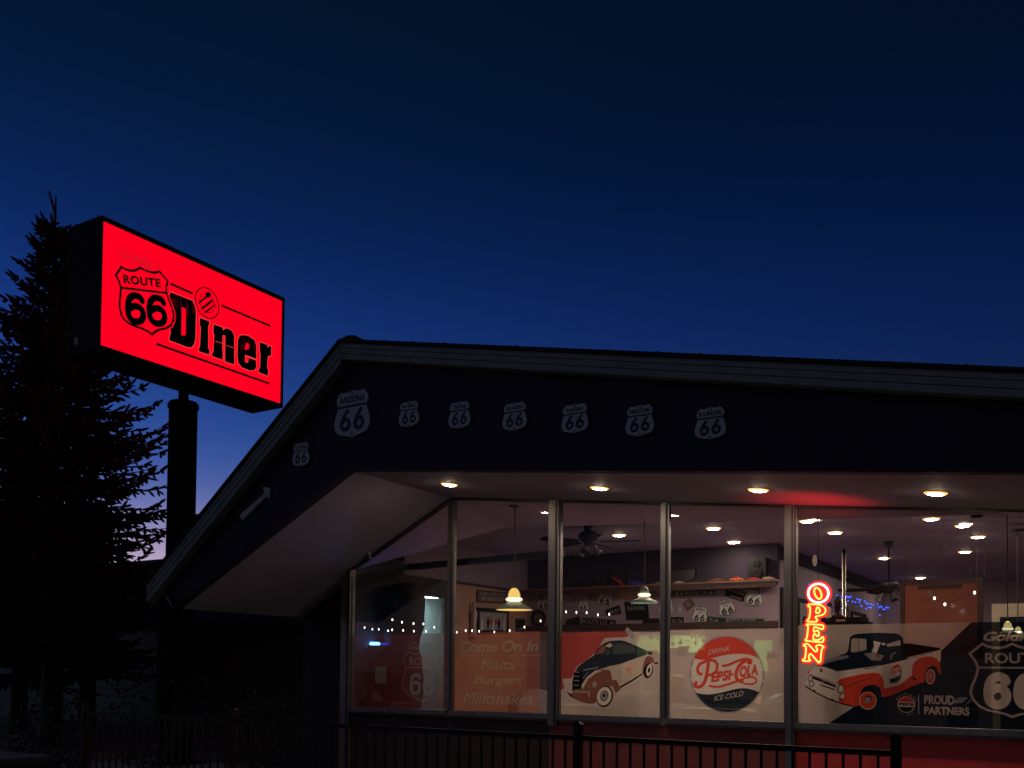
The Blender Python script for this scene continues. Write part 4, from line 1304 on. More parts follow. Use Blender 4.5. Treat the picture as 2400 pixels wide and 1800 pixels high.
s.append((text_box(k5, 'PARTNERS', 1320, 1056, 1724, 1128, bold=0.04), F_pale))
k6 = crop(fw, 2100, 1380, 300 / 1555)
s.append((text_box(k6, "Goldie's", 1062, 515, 1790, 636, bold=0.04, shear=0.25), F_pale))
half = [(1410, 668), (1340, 700), (1270, 718), (1180, 715), (1100, 695), (1050, 667), (895, 788), (960, 875), (998, 960), (975, 1060), (920, 1190), (906, 1260), (935, 1340), (1020, 1430), (1120, 1475), (1240, 1500), (1340, 1525), (1415, 1556)]
hp_ = [k6(*p) for p in half]
ax = hp_[0][0]
full = hp_ + [(2 * ax - x, z) for x, z in hp_[-2:0:-1]]
s.append((stroke2(full, 0.022, True), F_pale))
zl = k6(1005, 957)[1]
s.append((stroke2([(hp_[8][0], zl), (2 * ax - hp_[8][0], zl)], 0.016), F_pale))
ra, rb = k6(1082, 905), k6(1082, 778)
s.append((text('ROUTE', (ra[0], ra[1]), (2 * ax - ra[0], ra[1]), (ra[0], rb[1]), bold=0.02), F_pale))
za, zb_ = k6(1085, 1425)[1], k6(1085, 1040)[1]
xa0, xa1 = k6(1085, 1200)[0], k6(1378, 1200)[0]
six2(None, (xa0, za, xa1, zb_), 0.088, F_white2, s)
six2(None, (2 * ax - xa1, za, 2 * ax - xa0, zb_), 0.088, F_white2, s)
flat_art('film', s, planeY(FYM), w5)
# taped notices on the left glass
for x0, y0, x1, y1, m, lb in ((256, 1062, 445, 1140, F_brown, 'small printed card taped above the blank notice on the left window'), (252, 1145, 372, 1320, F_grey, 'tall pale notice taped low on the left window'), (402, 1170, 470, 1230, F_brown, 'small brown card taped right of the pale notice')):
    a, b = k2(x0, y0), k2(x1, y1)
    t = thing('paper_notice', lb, 'notice', (a[0], 0.02, b[1]))
    flat_art('sheet', [(rect(a[0], b[0], b[1], a[1]), m)], planeY(0.02), t)

# ================================================================== NEON OPEN SIGN
NY = -0.035
kn = crop(onY(NY), 1860, 1340, 270 / 1866)
neon = thing('neon_open_sign', 'upright neon sign spelling OPEN in yellow and white tubes over red glow panels', 'neon sign', at(1912, 1470, 1, NY))
N_y = glow('yellow neon', (1.0, 0.50, 0.08), 2.4)
N_w = glow('white neon', (1.0, 0.68, 0.62), 3.5)
N_r = glow('red neon', (1.0, 0.02, 0.03), 2.2)
M_nglow = mat('red neon glow panel', (0.5, 0.01, 0.015), 0.4, emit=((1.0, 0.03, 0.02), 0.8))  # red glow round the tubes is put into emissive panels behind the letters
LET = {'letter_p': ([(235, 545), (262, 527), (400, 532), (470, 555), (513, 600), (513, 650), (480, 692), (430, 710), (368, 722), (354, 738), (368, 758), (384, 790), (360, 810), (240, 808), (222, 795), (236, 770), (257, 740), (268, 580), (242, 565)], [(388, 575), (415, 592), (427, 630), (410, 663), (368, 668), (362, 640), (374, 592)]),
       'letter_e': ([(210, 862), (232, 850), (455, 862), (480, 887), (478, 920), (450, 933), (415, 915), (345, 897), (328, 912), (326, 968), (350, 968), (380, 952), (404, 967), (407, 1030), (385, 1048), (365, 1025), (328, 1012), (317, 1088), (345, 1103), (410, 1103), (460, 1062), (484, 1067), (480, 1110), (455, 1143), (300, 1130), (202, 1118), (192, 1100), (215, 1070), (234, 890)], None),
       'letter_n': ([(165, 1182), (200, 1167), (245, 1182), (345, 1288), (378, 1283), (384, 1250), (362, 1225), (372, 1197), (420, 1187), (478, 1206), (488, 1225), (455, 1260), (435, 1438), (415, 1468), (395, 1463), (287, 1337), (257, 1341), (247, 1400), (268, 1430), (258, 1448), (162, 1443), (150, 1425), (187, 1390), (200, 1220), (167, 1205)], None)}
def n3(p, y=NY):
    return (p[0], y, p[1])
for nm, (outer, inner) in LET.items():
    o = [kn(*p) for p in outer]
    lt = MB().tube([n3(p) for p in smooth_pts(o, 3, True)], 0.0085, 7, closed=True).build(nm, N_y, neon, smooth=True)
    if inner:
        MB().tube([n3(kn(*p)) for p in smooth_pts(inner, 3, True)], 0.0085, 7, closed=True).build('inner_tube', N_y, lt, smooth=True)
    flat_art('backing', [(('eo', [offset_poly(o, -0.03)]), M_nglow)], planeY(NY + 0.018), lt)
oo = [kn(*p) for p in circ((400, 348), 163, 152, 36)]
lt = MB().tube([n3(p) for p in oo], 0.0105, 8, closed=True).build('letter_o', N_w, neon, smooth=True)
MB().tube([n3(kn(*p)) for p in circ((393, 350), 52, 95, 28, -0.36)], 0.0095, 7, closed=True).build('inner_tube', N_y, lt, smooth=True)
flat_art('backing', [(('eo', [offset_poly(oo, -0.035)]), M_nglow)], planeY(NY + 0.018), lt)
for dx in (-0.004, 0.004):
    pass
ld = bpy.data.lights.new('neon_light', 'SPOT')
ld.spot_size = R_(95)
ld.spot_blend = 1.0
ld.energy = 30
ld.color = (1.0, 0.02, 0.025)
ld.shadow_soft_size = 0.12
lo = bpy.data.objects.new('neon_light', ld)
COL.objects.link(lo)
lo.parent = neon
lo.location = at(1915, 1380, 1, NY - 0.02) - neon.location + Vector((0.05, -0.45, 0.05))
lo.rotation_euler = (R_(172), 0, 0)
e0 = kn(160, 1052)
wr = MB().tube([n3(kn(395, 190)), n3((kn(395, 190)[0], zs(kn(395, 190)[0]) - 0.001))], 0.002, 5)
wr.build('hanging_wire', M_black, neon)
# ================================================================== INSIDE THE DINER
# ---- pendant lamps (burger-shaped glow inside a wide cone shade)
M_shade = mat('pale green shade', (0.30, 0.36, 0.30), 0.4, var=0.1)
G_bun = glow('lamp glow amber', (1.0, 0.62, 0.16), 1.0)
G_white = glow('lamp glow warm white', (1.0, 0.86, 0.5), 2.2)
G_bun2 = glow('bright lamp glow amber', (1.0, 0.74, 0.28), 5)
G_white2 = glow('bright lamp glow white', (1.0, 0.9, 0.6), 9)
M_cord = mat('lamp cord', (0.02, 0.02, 0.022), 0.6)
def pendant(label, x, ytop, ybot, yc, Y, ceil_z, sc=1.0, dim=1.0):
    """x: column; ytop..ybot: rows of the glowing part; yc: row of the ceiling rose"""
    p = at(x, (ytop + ybot) / 2, 1, Y)
    d = (p - CAM).dot(FWD)
    h = (ybot - ytop) * d / FPX
    t = thing('pendant_lamp', label, 'pendant lamp', p, 'burger-shaped pendant lamps')
    z0 = p.z - h / 2
    R = h * 0.92
    MB().lathe((p.x, p.y, ceil_z), [(0.0, -0.035), (0.03, -0.033), (0.085, -0.02), (0.09, 0.0)], 20).build('ceiling_rose', M_cord, t, smooth=True)
    MB().tube([(p.x, p.y, ceil_z - 0.03), (p.x, p.y, z0 + h * 1.0)], 0.007, 6).build('cord', M_cord, t)
    MB().lathe((p.x, p.y, z0), [(0.0, 0.98 * h), (0.1 * h, 0.97 * h), (0.22 * h, 0.86 * h), (0.29 * h, 0.68 * h), (0.31 * h, 0.52 * h), (0.0, 0.52 * h)], 22).build('top_bulb', (G_bun2 if dim > 1 else G_bun) if dim > 0.5 else M_shade, t, smooth=True)
    MB().lathe((p.x, p.y, z0), [(0.0, 0.49 * h), (0.36 * h, 0.48 * h), (0.42 * h, 0.41 * h), (0.36 * h, 0.33 * h), (0.0, 0.32 * h)], 22).build('middle_ring', G_white2 if dim > 1 else G_white, t, smooth=True)
    MB().lathe((p.x, p.y, z0), [(0.0, 0.29 * h), (0.3 * h, 0.27 * h), (0.3 * h, 0.12 * h), (0.0, 0.06 * h)], 22).build('lower_bulb', G_bun2 if dim > 1 else G_bun, t, smooth=True)
    MB().lathe((p.x, p.y, z0), [(0.34 * h, 0.26 * h), (0.7 * h, 0.04 * h), (R, -0.10 * h), (R, -0.125 * h), (0.68 * h, 0.01 * h), (0.32 * h, 0.22 * h)], 30).build('shade', M_shade, t, smooth=True)
    MB().lathe((p.x, p.y, z0), [(0.05 * h, -0.10 * h), (R * 0.985, -0.115 * h)], 30).build('diffuser', G_bun if dim > 0.5 else glow('dim green diffuser', (0.35, 0.6, 0.42), 0.35), t, smooth=True)
    return t
pendant('lit burger-shaped pendant lamp left, hung before the terracotta wall', 1205, 1377, 1424, 1188, 0.35, zs(-6.6) - 0.0, dim=1.0)
pendant('dimmer greenish pendant lamp hung over the licence plate wall', 1510, 1373, 1409, 1196, 0.9, 3.66, dim=0.3)
pendant('pendant lamp at the right edge, over the wide truck window', 2362, 1456, 1486, 1327, 2.6, 3.66, dim=2)
pendant('small far pendant lamp just right of the one by the right edge', 2386, 1468, 1490, 1340, 4.6, 3.6, dim=2)

# ---- ceiling fans
M_fan = mat('dark fan metal', (0.02, 0.02, 0.022), 0.4, 0.4)
M_blade = mat('dark fan blade', (0.009, 0.008, 0.009), 0.6, spec=0.15)
M_fglass = mat('smoked lamp glass', (0.10, 0.10, 0.10), 0.25)
def fan(label, c, zceil, ang, R=0.76):
    t = thing('ceiling_fan', label, 'ceiling fan', c, 'ceiling fans')
    x, y, z = c
    MB().lathe((x, y, 0), [(0.0, zceil), (0.075, zceil), (0.06, zceil - 0.07), (0.014, zceil - 0.09), (0.014, z + 0.1), (0.0, z + 0.1)], 18).build('downrod', M_fan, t, smooth=True)
    MB().lathe((x, y, z), [(0.0, 0.11), (0.06, 0.11), (0.13, 0.08), (0.15, 0.03), (0.13, -0.03), (0.07, -0.06), (0.06, -0.11), (0.0, -0.12)], 24).build('motor', M_fan, t, smooth=True)
    for k in range(5):
        a = ang + 2 * math.pi * k / 5
        u = Vector((math.cos(a), math.sin(a), 0))
        v = Vector((-u.y, u.x, 0.22)).normalized()
        o = Vector((x, y, z - 0.05))
        pr_ = [(0.16, 0.03), (0.24, 0.06), (R * 0.7, 0.085), (R * 0.96, 0.08), (R, 0.05)]
        pts = [o + u * r_ + v * w_ for r_, w_ in pr_] + [o + u * r_ - v * w_ for r_, w_ in pr_[::-1]]
        MB().prism(pts, (0, 0, 0.008)).build('blade', M_blade, t)
    for k in range(3):
        a = ang + 0.4 + 2 * math.pi * k / 3
        q = Vector((x + 0.1 * math.cos(a), y + 0.1 * math.sin(a), z - 0.13))
        m = MB()
        d = Vector((math.cos(a) * 0.6, math.sin(a) * 0.6, -1)).normalized()
        m.tube([q + Vector((0, 0, 0.03)), q, q + d * 0.03, q + d * 0.08, q + d * 0.11], [0.012, 0.02, 0.03, 0.048, 0.06], 14, caps=False)
        m.build('lamp_shade', M_fglass, t, smooth=True)
    return t
p = at(1379, 1262, 1, 1.9)
fan('dark five-bladed ceiling fan behind the car picture window', p, ZC, 0.35)
p = at(2083, 1375, 1, 5.6)
fan('far ceiling fan left of the red hanging board', p, ZC, 0.9)

# ---- shelf over the licence plates with model cars
shz = at(1568, 1367, 1, YB - 0.3).z
shelf = thing('display_shelf', 'long dark wooden shelf of model cars across the back wall', 'shelf', (-7, YB - 0.15, shz))
box('board', -9.36, XC + 0.05, YB - 0.3, YB - 0.002, shz - 0.03, shz, mat('shelf wood', (0.16, 0.08, 0.06), 0.45, var=0.25), shelf)
box('apron', -9.36, XC + 0.05, YB - 0.285, YB - 0.26, shz - 0.12, shz - 0.031, M_dktrim, shelf)
for k in range(5):
    xx = -9.1 + k * 1.02
    MB().prism([(xx, YB - 0.003, shz - 0.031), (xx, YB - 0.255, shz - 0.031), (xx, YB - 0.003, shz - 0.2)], (0.03, 0, 0)).build('bracket', M_dktrim, shelf)
def model_car(label, px0, px1, col, style=0, tilt=0.0, lift=0.0, flip=False):
    Y = YB - 0.2
    a, b = at(px0, 1365, 1, Y), at(px1, 1365, 1, Y)
    L = b.x - a.x
    cx = (a.x + b.x) / 2
    W, H = L * 0.4, L * (0.30, 0.24, 0.34)[style]
    t = thing('model_car', label, 'model car', (cx, Y, shz + 0.001 + lift), 'model cars on the shelf')
    s_ = -1 if flip else 1
    m = mat('toy paint ' + label[:40], col, 0.25, 0.1, var=0.1)
    prof = {0: [(-0.5, 0.16), (-0.5, 0.48), (-0.42, 0.58), (-0.2, 0.62), (0.2, 0.62), (0.42, 0.56), (0.5, 0.42), (0.5, 0.16)],
            1: [(-0.5, 0.2), (-0.48, 0.55), (-0.2, 0.62), (0.25, 0.58), (0.48, 0.48), (0.5, 0.2)],
            2: [(-0.5, 0.16), (-0.5, 0.5), (-0.3, 0.66), (0.1, 0.68), (0.3, 0.52), (0.5, 0.42), (0.5, 0.16)]}[style]
    cab_ = {0: [(-0.26, 0.6), (-0.18, 0.94), (0.1, 0.96), (0.22, 0.6)], 1: [(-0.3, 0.6), (-0.2, 0.92), (0.02, 0.94), (0.14, 0.58)], 2: [(-0.4, 0.6), (-0.28, 0.98), (0.06, 1.0), (0.16, 0.64)]}[style]
    def P(u, v, w):
        q = Vector((s_ * u * L, w * W / 2, v * H))
        q = Matrix.Rotation(tilt, 3, 'Y') @ q
        return Vector(t.location) + q
    MB().prism([P(u, v, -1) for u, v in prof], P(0, 0, 1) - P(0, 0, -1)).build('body', m, t, bevel=L * 0.02)
    MB().prism([P(u, v, -0.82) for u, v in cab_], P(0, 0, 0.82) - P(0, 0, -0.82)).build('cabin', m, t, bevel=L * 0.02)
    g = [(cab_[0][0] + 0.05, 0.64), (cab_[1][0] + 0.02, cab_[1][1] - 0.08), (cab_[2][0] - 0.02, cab_[2][1] - 0.1), (cab_[3][0] - 0.05, 0.64)]
    MB().prism([P(u, v, -0.845) for u, v in g], P(0, 0, 0.845) - P(0, 0, -0.845)).build('window', M_black, t)
    for u in (-0.31, 0.31):
        for w in (-1.02, 1.02):
            c_ = P(u, 0.2, w)
            wh = MB().lathe(c_, [(0.0, -W * 0.1), (H * 0.2, -W * 0.1), (H * 0.2, W * 0.1), (0.0, W * 0.1)], 12, 'Y')
            o = wh.build('wheel', M_black, t)
            MB().lathe((c_.x, c_.y + (W * 0.11 if w > 0 else -W * 0.11), c_.z), [(0.0, -0.002), (H * 0.1, -0.001), (H * 0.1, 0.001), (0.0, 0.002)], 10, 'Y').build('hub', M_alu, o)
    return t
model_car('black model car, leftmost on the shelf', 1346, 1381, (0.012, 0.012, 0.014), 0)
model_car('very dark blue model car second from the left on the shelf', 1389, 1424, (0.02, 0.022, 0.035), 1)
model_car('red model car propped steeply nose down on a stand', 1432, 1464, (0.5, 0.04, 0.025), 1, tilt=0.6, lift=0.06)
model_car('blue model car just left of the greenish pendant lamp', 1474, 1508, (0.03, 0.06, 0.45), 2)
model_car('small grey model jeep left of the mullion', 1536, 1553, (0.22, 0.22, 0.23), 2)
model_car('tiny white model car right of the mullion', 1582, 1600, (0.6, 0.58, 0.55), 0)
model_car('long black model car in the middle of the shelf', 1611, 1653, (0.012, 0.012, 0.013), 1)
model_car('brown model car right of the long black one', 1664, 1694, (0.16, 0.07, 0.04), 0)
model_car('orange red model hot rod with open engine', 1712, 1743, (0.55, 0.1, 0.04), 0)
model_car('bright red model car below the loudspeaker', 1755, 1783, (0.55, 0.03, 0.03), 1)
model_car('beige model car at the right end of the shelf', 1788, 1814, (0.4, 0.3, 0.22), 0)
for x0, y0, x1, y1, lb, nm, ct in ((1395, 1346, 1408, 1367, 'small black box at the left behind the model cars', 'display_box', 'box'), (1409, 1341, 1428, 1367, 'black rounded case behind the tilted red model car', 'display_box', 'box'), (1430, 1343, 1468, 1367, 'black framed backdrop behind the tilted red model car', 'display_box', 'box'), (1568, 1336, 1631, 1362, 'wide black box behind the middle model cars', 'display_box', 'box')):
    a, b = at(x0, y0, 1, YB - 0.06), at(x1, y1, 1, YB - 0.06)
    t = thing(nm, lb, ct, ((a.x + b.x) / 2, YB - 0.06, shz))
    box('case', a.x, b.x, YB - 0.09, YB - 0.02, shz + 0.001, a.z, M_black, t, bevel=0.004)
    box('front_panel', a.x + 0.012, b.x - 0.012, YB - 0.094, YB - 0.0905, shz + 0.013, a.z - 0.012, mat('dark panel', (0.03, 0.03, 0.035), 0.3), t)
a, b = at(1752, 1308, 1, YB - 0.14), at(1796, 1356, 1, YB - 0.14)
spk = thing('loudspeaker', 'black loudspeaker box standing on the shelf, right side', 'loudspeaker', ((a.x + b.x) / 2, YB - 0.1, shz))
box('cabinet', a.x, b.x, YB - 0.14, YB - 0.004, shz + 0.001, a.z, M_black, spk, bevel=0.008)
for k, rr in ((0.3, 0.34), (0.72, 0.2)):
    MB().lathe(((a.x + b.x) / 2, YB - 0.142, shz + (a.z - shz) * k), [(0.0, 0.0), ((b.x - a.x) * rr * 0.4, 0.0), ((b.x - a.x) * rr, -0.006), ((b.x - a.x) * rr, 0.002)], 20, 'Y').build('cone', mat('speaker cone', (0.012, 0.012, 0.013), 0.8, spec=0.1), spk, smooth=True)

# ---- plates and shields on the back wall
k8 = crop(onY(YB), 1550, 1340, 310 / 2212)
k7 = crop(onY(YB), 1230, 1340, 330 / 2212)
M_pblack = mat('black plate enamel', (0.008, 0.009, 0.010), 0.6, spec=0.12)
M_pwhite = mat('white plate enamel', (0.55, 0.55, 0.58), 0.4, var=0.1)
M_pcream = mat('cream plate', (0.5, 0.38, 0.28), 0.5)
M_pred = mat('dull red print', (0.3, 0.04, 0.03), 0.5)
M_pgreen = mat('dark green plate', (0.014, 0.034, 0.03), 0.6, spec=0.15)
M_pbrown = mat('brown plate', (0.12, 0.06, 0.045), 0.6)
M_pgrey = mat('grey plate print', (0.26, 0.27, 0.29), 0.5)
def wall_plate(label, f, quad, m, txts=(), border=None, nm='wall_plate', ct='plate', Y=YB, plane='Y', X=None, th=0.012):
    q = [f(*p) for p in quad]
    if plane == 'Y':
        t = thing(nm, label, ct, (q[3][0], Y, min(p[1] for p in q)), 'plates on the back wall' if nm == 'wall_plate' else None)
        MB().prism([(x, Y - 0.001, z) for x, z in q], (0, -th, 0)).build('plate', m, t)
        pl = planeY(Y - th - 0.0025)
    else:
        t = thing(nm, label, ct, (X, q[3][0], min(p[1] for p in q)))
        MB().prism([(X + 0.001, y, z) for y, z in q], (th, 0, 0)).build('plate', m, t)
        pl = planeX(X + th + 0.0025)
    s = []
    if border:
        s.append((('eo', [offset_poly(q, 0.006), offset_poly(q, 0.014)]), border))
    tl, tr, br, bl = [Vector(p) for p in q]
    for tx, u0, v0, u1, v1, mm, bd in txts:
        def B(u, v):
            return tuple(bl.lerp(br, u).lerp(tl.lerp(tr, u), v))
        s.append((text(tx, B(u0, v0), B(u1, v0), B(u0, v1), bold=bd), mm))
    if s:
        flat_art('printed_front', s, pl, t)
    return t
wall_plate('black street-name plate reading MAIN STREET U.S.A.', k8, [(280, 318), (905, 285), (910, 400), (290, 432)], M_pblack, [('66', 0.07, 0.25, 0.14, 0.75, M_pwhite, 0.02), ('MAIN STREET U.S.A.', 0.18, 0.27, 0.80, 0.75, M_pwhite, 0.0), ('66', 0.84, 0.25, 0.92, 0.75, M_pwhite, 0.02)], M_pwhite)
wall_plate('black tilted club plate reading PHARAOHS', k8, [(1100, 258), (1415, 350), (1370, 508), (1062, 402)], M_pblack, [('PHARAOHS', 0.08, 0.66, 0.94, 0.92, M_pcream, 0.01), ('CALIFORNIA', 0.25, 0.12, 0.88, 0.3, M_pcream, 0.0)])
wall_plate('small brown plate beside the mullion', k8, [(132, 270), (230, 272), (230, 430), (132, 432)], M_pbrown, [('66', 0.2, 0.3, 0.8, 0.7, M_pblack, 0.0)])
wall_plate('long dark green street-name plate ending in BLVD', k8, [(1085, 770), (1725, 775), (1727, 890), (1085, 890)], M_pgreen, [('BETTY BOOP', 0.02, 0.15, 0.76, 0.82, M_pgrey, 0.0), ('BLVD', 0.8, 0.18, 0.98, 0.5, M_pgrey, 0.0)], M_pgrey)
wall_plate('dark licence plate left of the long green street plate', k8, [(775, 748), (1080, 776), (1080, 892), (775, 892)], M_pgreen, [('ZL 66', 0.1, 0.2, 0.6, 0.8, M_pgrey, 0.0)])
wall_plate('dark licence plate low beside the narrow mullion', k8, [(132, 760), (375, 758), (378, 910), (132, 912)], M_pblack, [('50 74', 0.2, 0.25, 0.9, 0.75, M_pgrey, 0.0)])
wall_plate('pale square sticker plate left of the Kansas shield', k8, [(275, 550), (355, 550), (355, 700), (275, 700)], M_pgrey, [('66', 0.2, 0.3, 0.8, 0.7, M_pwhite, 0.0)])
wall_plate('grey diamond plate above the Kansas shield', k8, [(485, 430), (565, 545), (430, 665), (360, 530)], M_pbrown, [('66', 0.25, 0.3, 0.75, 0.7, M_pgrey, 0.0)])
wall_plate('cream plate with red border reading Back to the', k7, [(1455, 325), (1850, 300), (1855, 412), (1465, 440)], M_pcream, [('Back to the', 0.05, 0.25, 0.8, 0.75, M_pred, 0.0)], M_pred)
wall_plate('tilted dark licence plate above the Route U.S. 66 plate', k7, [(1265, 605), (1490, 525), (1520, 660), (1290, 692)], M_pblack, [('66 RT', 0.3, 0.2, 0.95, 0.8, M_pgrey, 0.0)])
wall_plate('long dark street plate reading ROUTE U.S. 66', k7, [(905, 722), (1430, 758), (1430, 862), (900, 832)], M_pblack, [('ROUTE U.S. 66', 0.03, 0.2, 0.97, 0.8, M_pgrey, 0.0)])
wall_plate('dark plate tilted against the Route U.S. 66 plate', k7, [(650, 762), (860, 697), (880, 838), (650, 832)], M_pblack, [('AZ', 0.2, 0.25, 0.8, 0.75, M_pgreen, 0.0)])
wall_plate('dark licence plate below the black framed picture', k7, [(1855, 735), (2115, 730), (2118, 850), (1862, 855)], M_pblack, [('01110', 0.1, 0.2, 0.9, 0.8, M_pgreen, 0.0)])
wall_plate('black framed dark picture with pale lettering on the plate wall', k7, [(1562, 470), (1935, 466), (1958, 760), (1598, 762)], M_pblack, [('ROUTE 66', 0.3, 0.82, 0.75, 0.92, M_pgrey, 0.0), ('ILLINOIS', 0.12, 0.55, 0.85, 0.74, M_pgrey, 0.0)], M_pgreen, nm='framed_picture', ct='picture')
def wall_shield(label, f, x0, y0, x1, y1, nm, tilt):
    c = f((x0 + x1) / 2, (y0 + y1) / 2)
    w = f(x1, (y0 + y1) / 2)[0] - f(x0, (y0 + y1) / 2)[0]
    h = f((x0 + x1) / 2, y0)[1] - f((x0 + x1) / 2, y1)[1]
    shield_sign('wall_shield', label, 'shield', 'route shields on the back wall', YB - 0.001, c[0], c[1], w * 0.92, h * 0.95, nm, us=True, tilt=tilt, t=0.012, edge=M_ink, plate=M_pwhite)
wall_shield('route shield lettered ILLINOIS on the plate wall', k8, 1408, 285, 1715, 582, 'ILLINOIS', -0.13)
wall_shield('route shield lettered MISSOURI, tilted left', k8, 938, 455, 1250, 745, 'MISSOURI', 0.24)
wall_shield('route shield lettered KANSAS above the long green plate', k8, 510, 570, 790, 862, 'KANSAS', -0.12)
wall_shield('route shield lettered TEXAS on the plate wall', k7, 1140, 300, 1392, 532, 'TEXAS', -0.12)
wall_shield('dim route shield left of the Texas one', k7, 840, 385, 1010, 655, 'OKLAHOMA', -0.05)
wall_shield('route shield half hidden behind the window post', k7, 185, 370, 400, 600, 'NEW MEXICO', 0.1)
wall_shield('route shield half hidden by the narrow mullion', k8, -60, 440, 220, 720, 'ARIZONA', 0.0)
c = k7(215, 735)
t = thing('round_sign', 'round dark tin sign low beside the window post', 'sign', (c[0], YB, c[1] - 0.2))
MB().lathe((c[0], YB - 0.012, c[1]), [(0.0, -0.004), (0.15, -0.004), (0.165, 0.0), (0.165, 0.01), (0.0, 0.01)], 30, 'Y').build('disc', M_pblack, t)
MB().lathe((c[0], YB - 0.018, c[1]), [(0.0, 0.0), (0.09, 0.0), (0.09, 0.002)], 24, 'Y').build('centre_print', M_pbrown, t)

# ---- left wall: sign, poster, small frame
kl = crop(onX(-9.4), 820, 1300, 500 / 2183)
M_wood = mat('old board', (0.10, 0.07, 0.06), 0.7, var=0.25)
wall_plate('dark wooden sign reading EAT HERE on the terracotta wall', kl, [(1290, 360), (1625, 388), (1630, 500), (1290, 485)], M_wood, [('DINERS HOME COOKING', 0.08, 0.58, 0.94, 0.86, M_pgrey, 0.0), ('EAT HERE AND GET GAS', 0.12, 0.14, 0.94, 0.46, M_pcream, 0.01)], M_pblack, nm='wooden_sign', ct='sign', plane='X', X=-9.4, th=0.03)
q = [kl(*p) for p in ((1290, 540), (1612, 562), (1612, 812), (1290, 812))]
t = thing('framed_poster', 'large dark framed poster under the wooden sign', 'poster', (-9.4, q[0][0], q[3][1]))
MB().prism([(-9.399, y, z) for y, z in q], (0.03, 0, 0)).build('frame', M_pblack, t)
inn = offset_poly(q, 0.07)
y0, y1 = inn[0][0], inn[1][0]
z0, z1 = inn[3][1], inn[0][1]
ps = [(('eo', [inn]), M_pgrey), (('eo', [circ(((y0 + y1) / 2, z1 - 0.16), 0.17, 0.05, 20)]), M_pred)]
for k in range(5):
    yy = y0 + 0.08 + (y1 - y0 - 0.16) * k / 4
    ps.append((('eo', [circ((yy, z0 + 0.1 + 0.03 * (k % 2)), 0.035, 0.11, 14)]), M_pblack if k % 2 else M_pwhite))
    ps.append((('eo', [circ((yy, z0 + 0.25 + 0.03 * (k % 2)), 0.024, 0.03, 12)]), M_pcream))
flat_art('print', ps, planeX(-9.3665), t)
wall_plate('small black framed picture right of the large poster', kl, [(1690, 650), (1790, 656), (1790, 805), (1690, 800)], M_pblack, [('CAR', 0.2, 0.2, 0.8, 0.35, M_pgrey, 0.0)], M_pgrey, nm='framed_picture', ct='picture', plane='X', X=-9.4)
# white figurine on a bracket left of the poster
c = at(1111, 1455, 0, -9.32)
t = thing('wall_figurine', 'slim pale figurine mounted left of the large poster', 'figurine', c)
MB().lathe((c.x, c.y, c.z - 0.28), [(0.0, 0.0), (0.06, 0.0), (0.05, 0.06), (0.035, 0.2), (0.05, 0.32), (0.055, 0.42), (0.03, 0.47), (0.02, 0.49), (0.035, 0.52), (0.038, 0.56), (0.02, 0.6), (0.0, 0.605)], 16).build('body', mat('ivory plaster', (0.5, 0.42, 0.36), 0.5), t, smooth=True)
box('bracket', -9.399, c.x + 0.05, c.y - 0.05, c.y + 0.05, c.z - 0.31, c.z - 0.281, M_dktrim, t)

# ---- vestibule: cool ceiling strip, dark lumpy shape, poster
G_cool = glow('cool strip light', (0.72, 0.95, 1.0), 16)
t = thing('strip_light', 'cool white strip light in the vestibule behind the left window', 'light', (-9.97, 2.9, 2.86))
box('housing', -10.2, -9.75, 2.75, 3.05, 2.84, 2.859, M_white, t)
box('diffuser', -10.18, -9.77, 2.77, 3.03, 2.822, 2.8395, G_cool, t)
c = at(948, 1480, 0, -9.1)
fg = thing('dark_shape', 'tall dark lumpy shape standing inside the left window', 'carving', (c.x, c.y, 0.12))
M_darkform = mat('near black bumpy surface', (0.012, 0.013, 0.014), 0.7, var=0.4, bump=0.5)  # near black surface of the tall lumpy form
prof = [(0.0, 0.0), (0.30, 0.0), (0.31, 0.5), (0.27, 0.9), (0.29, 1.2), (0.26, 1.45), (0.285, 1.62), (0.255, 1.75), (0.27, 1.92), (0.285, 2.1), (0.25, 2.22), (0.26, 2.4), (0.285, 2.5), (0.31, 2.58), (0.27, 2.68), (0.16, 2.75), (0.0, 2.77)]
fm = MB()
r = random.Random(4)
fm.lathe((c.x, c.y, 0.12), prof, 26)
fm.v = [(x + 0.035 * math.sin(7 * z + 3 * y), y + 0.04 * math.sin(5 * z + 4 * x), z + 0.02 * math.sin(9 * x + 6 * y)) for x, y, z in fm.v]
fm.build('body', M_darkform, fg, smooth=True)
box('plinth', c.x - 0.36, c.x + 0.3, c.y - 0.3, c.y + 0.3, 0.121, 0.2, M_dktrim, fg, bevel=0.01)
c = at(1050, 1448, 0, -10.4)
t = thing('hall_poster', 'small framed poster with a round mark in the pale vestibule', 'poster', (-10.4, c.y, c.z - 0.3))
box('frame', -10.419, -10.395, c.y - 0.2, c.y + 0.28, c.z - 0.28, c.z + 0.28, M_pgrey, t)
MB().lathe((-10.392, c.y, c.z), [(0.0, 0.0), (0.13, 0.0), (0.13, -0.002)], 24, 'X').build('round_print', M_pred, t)
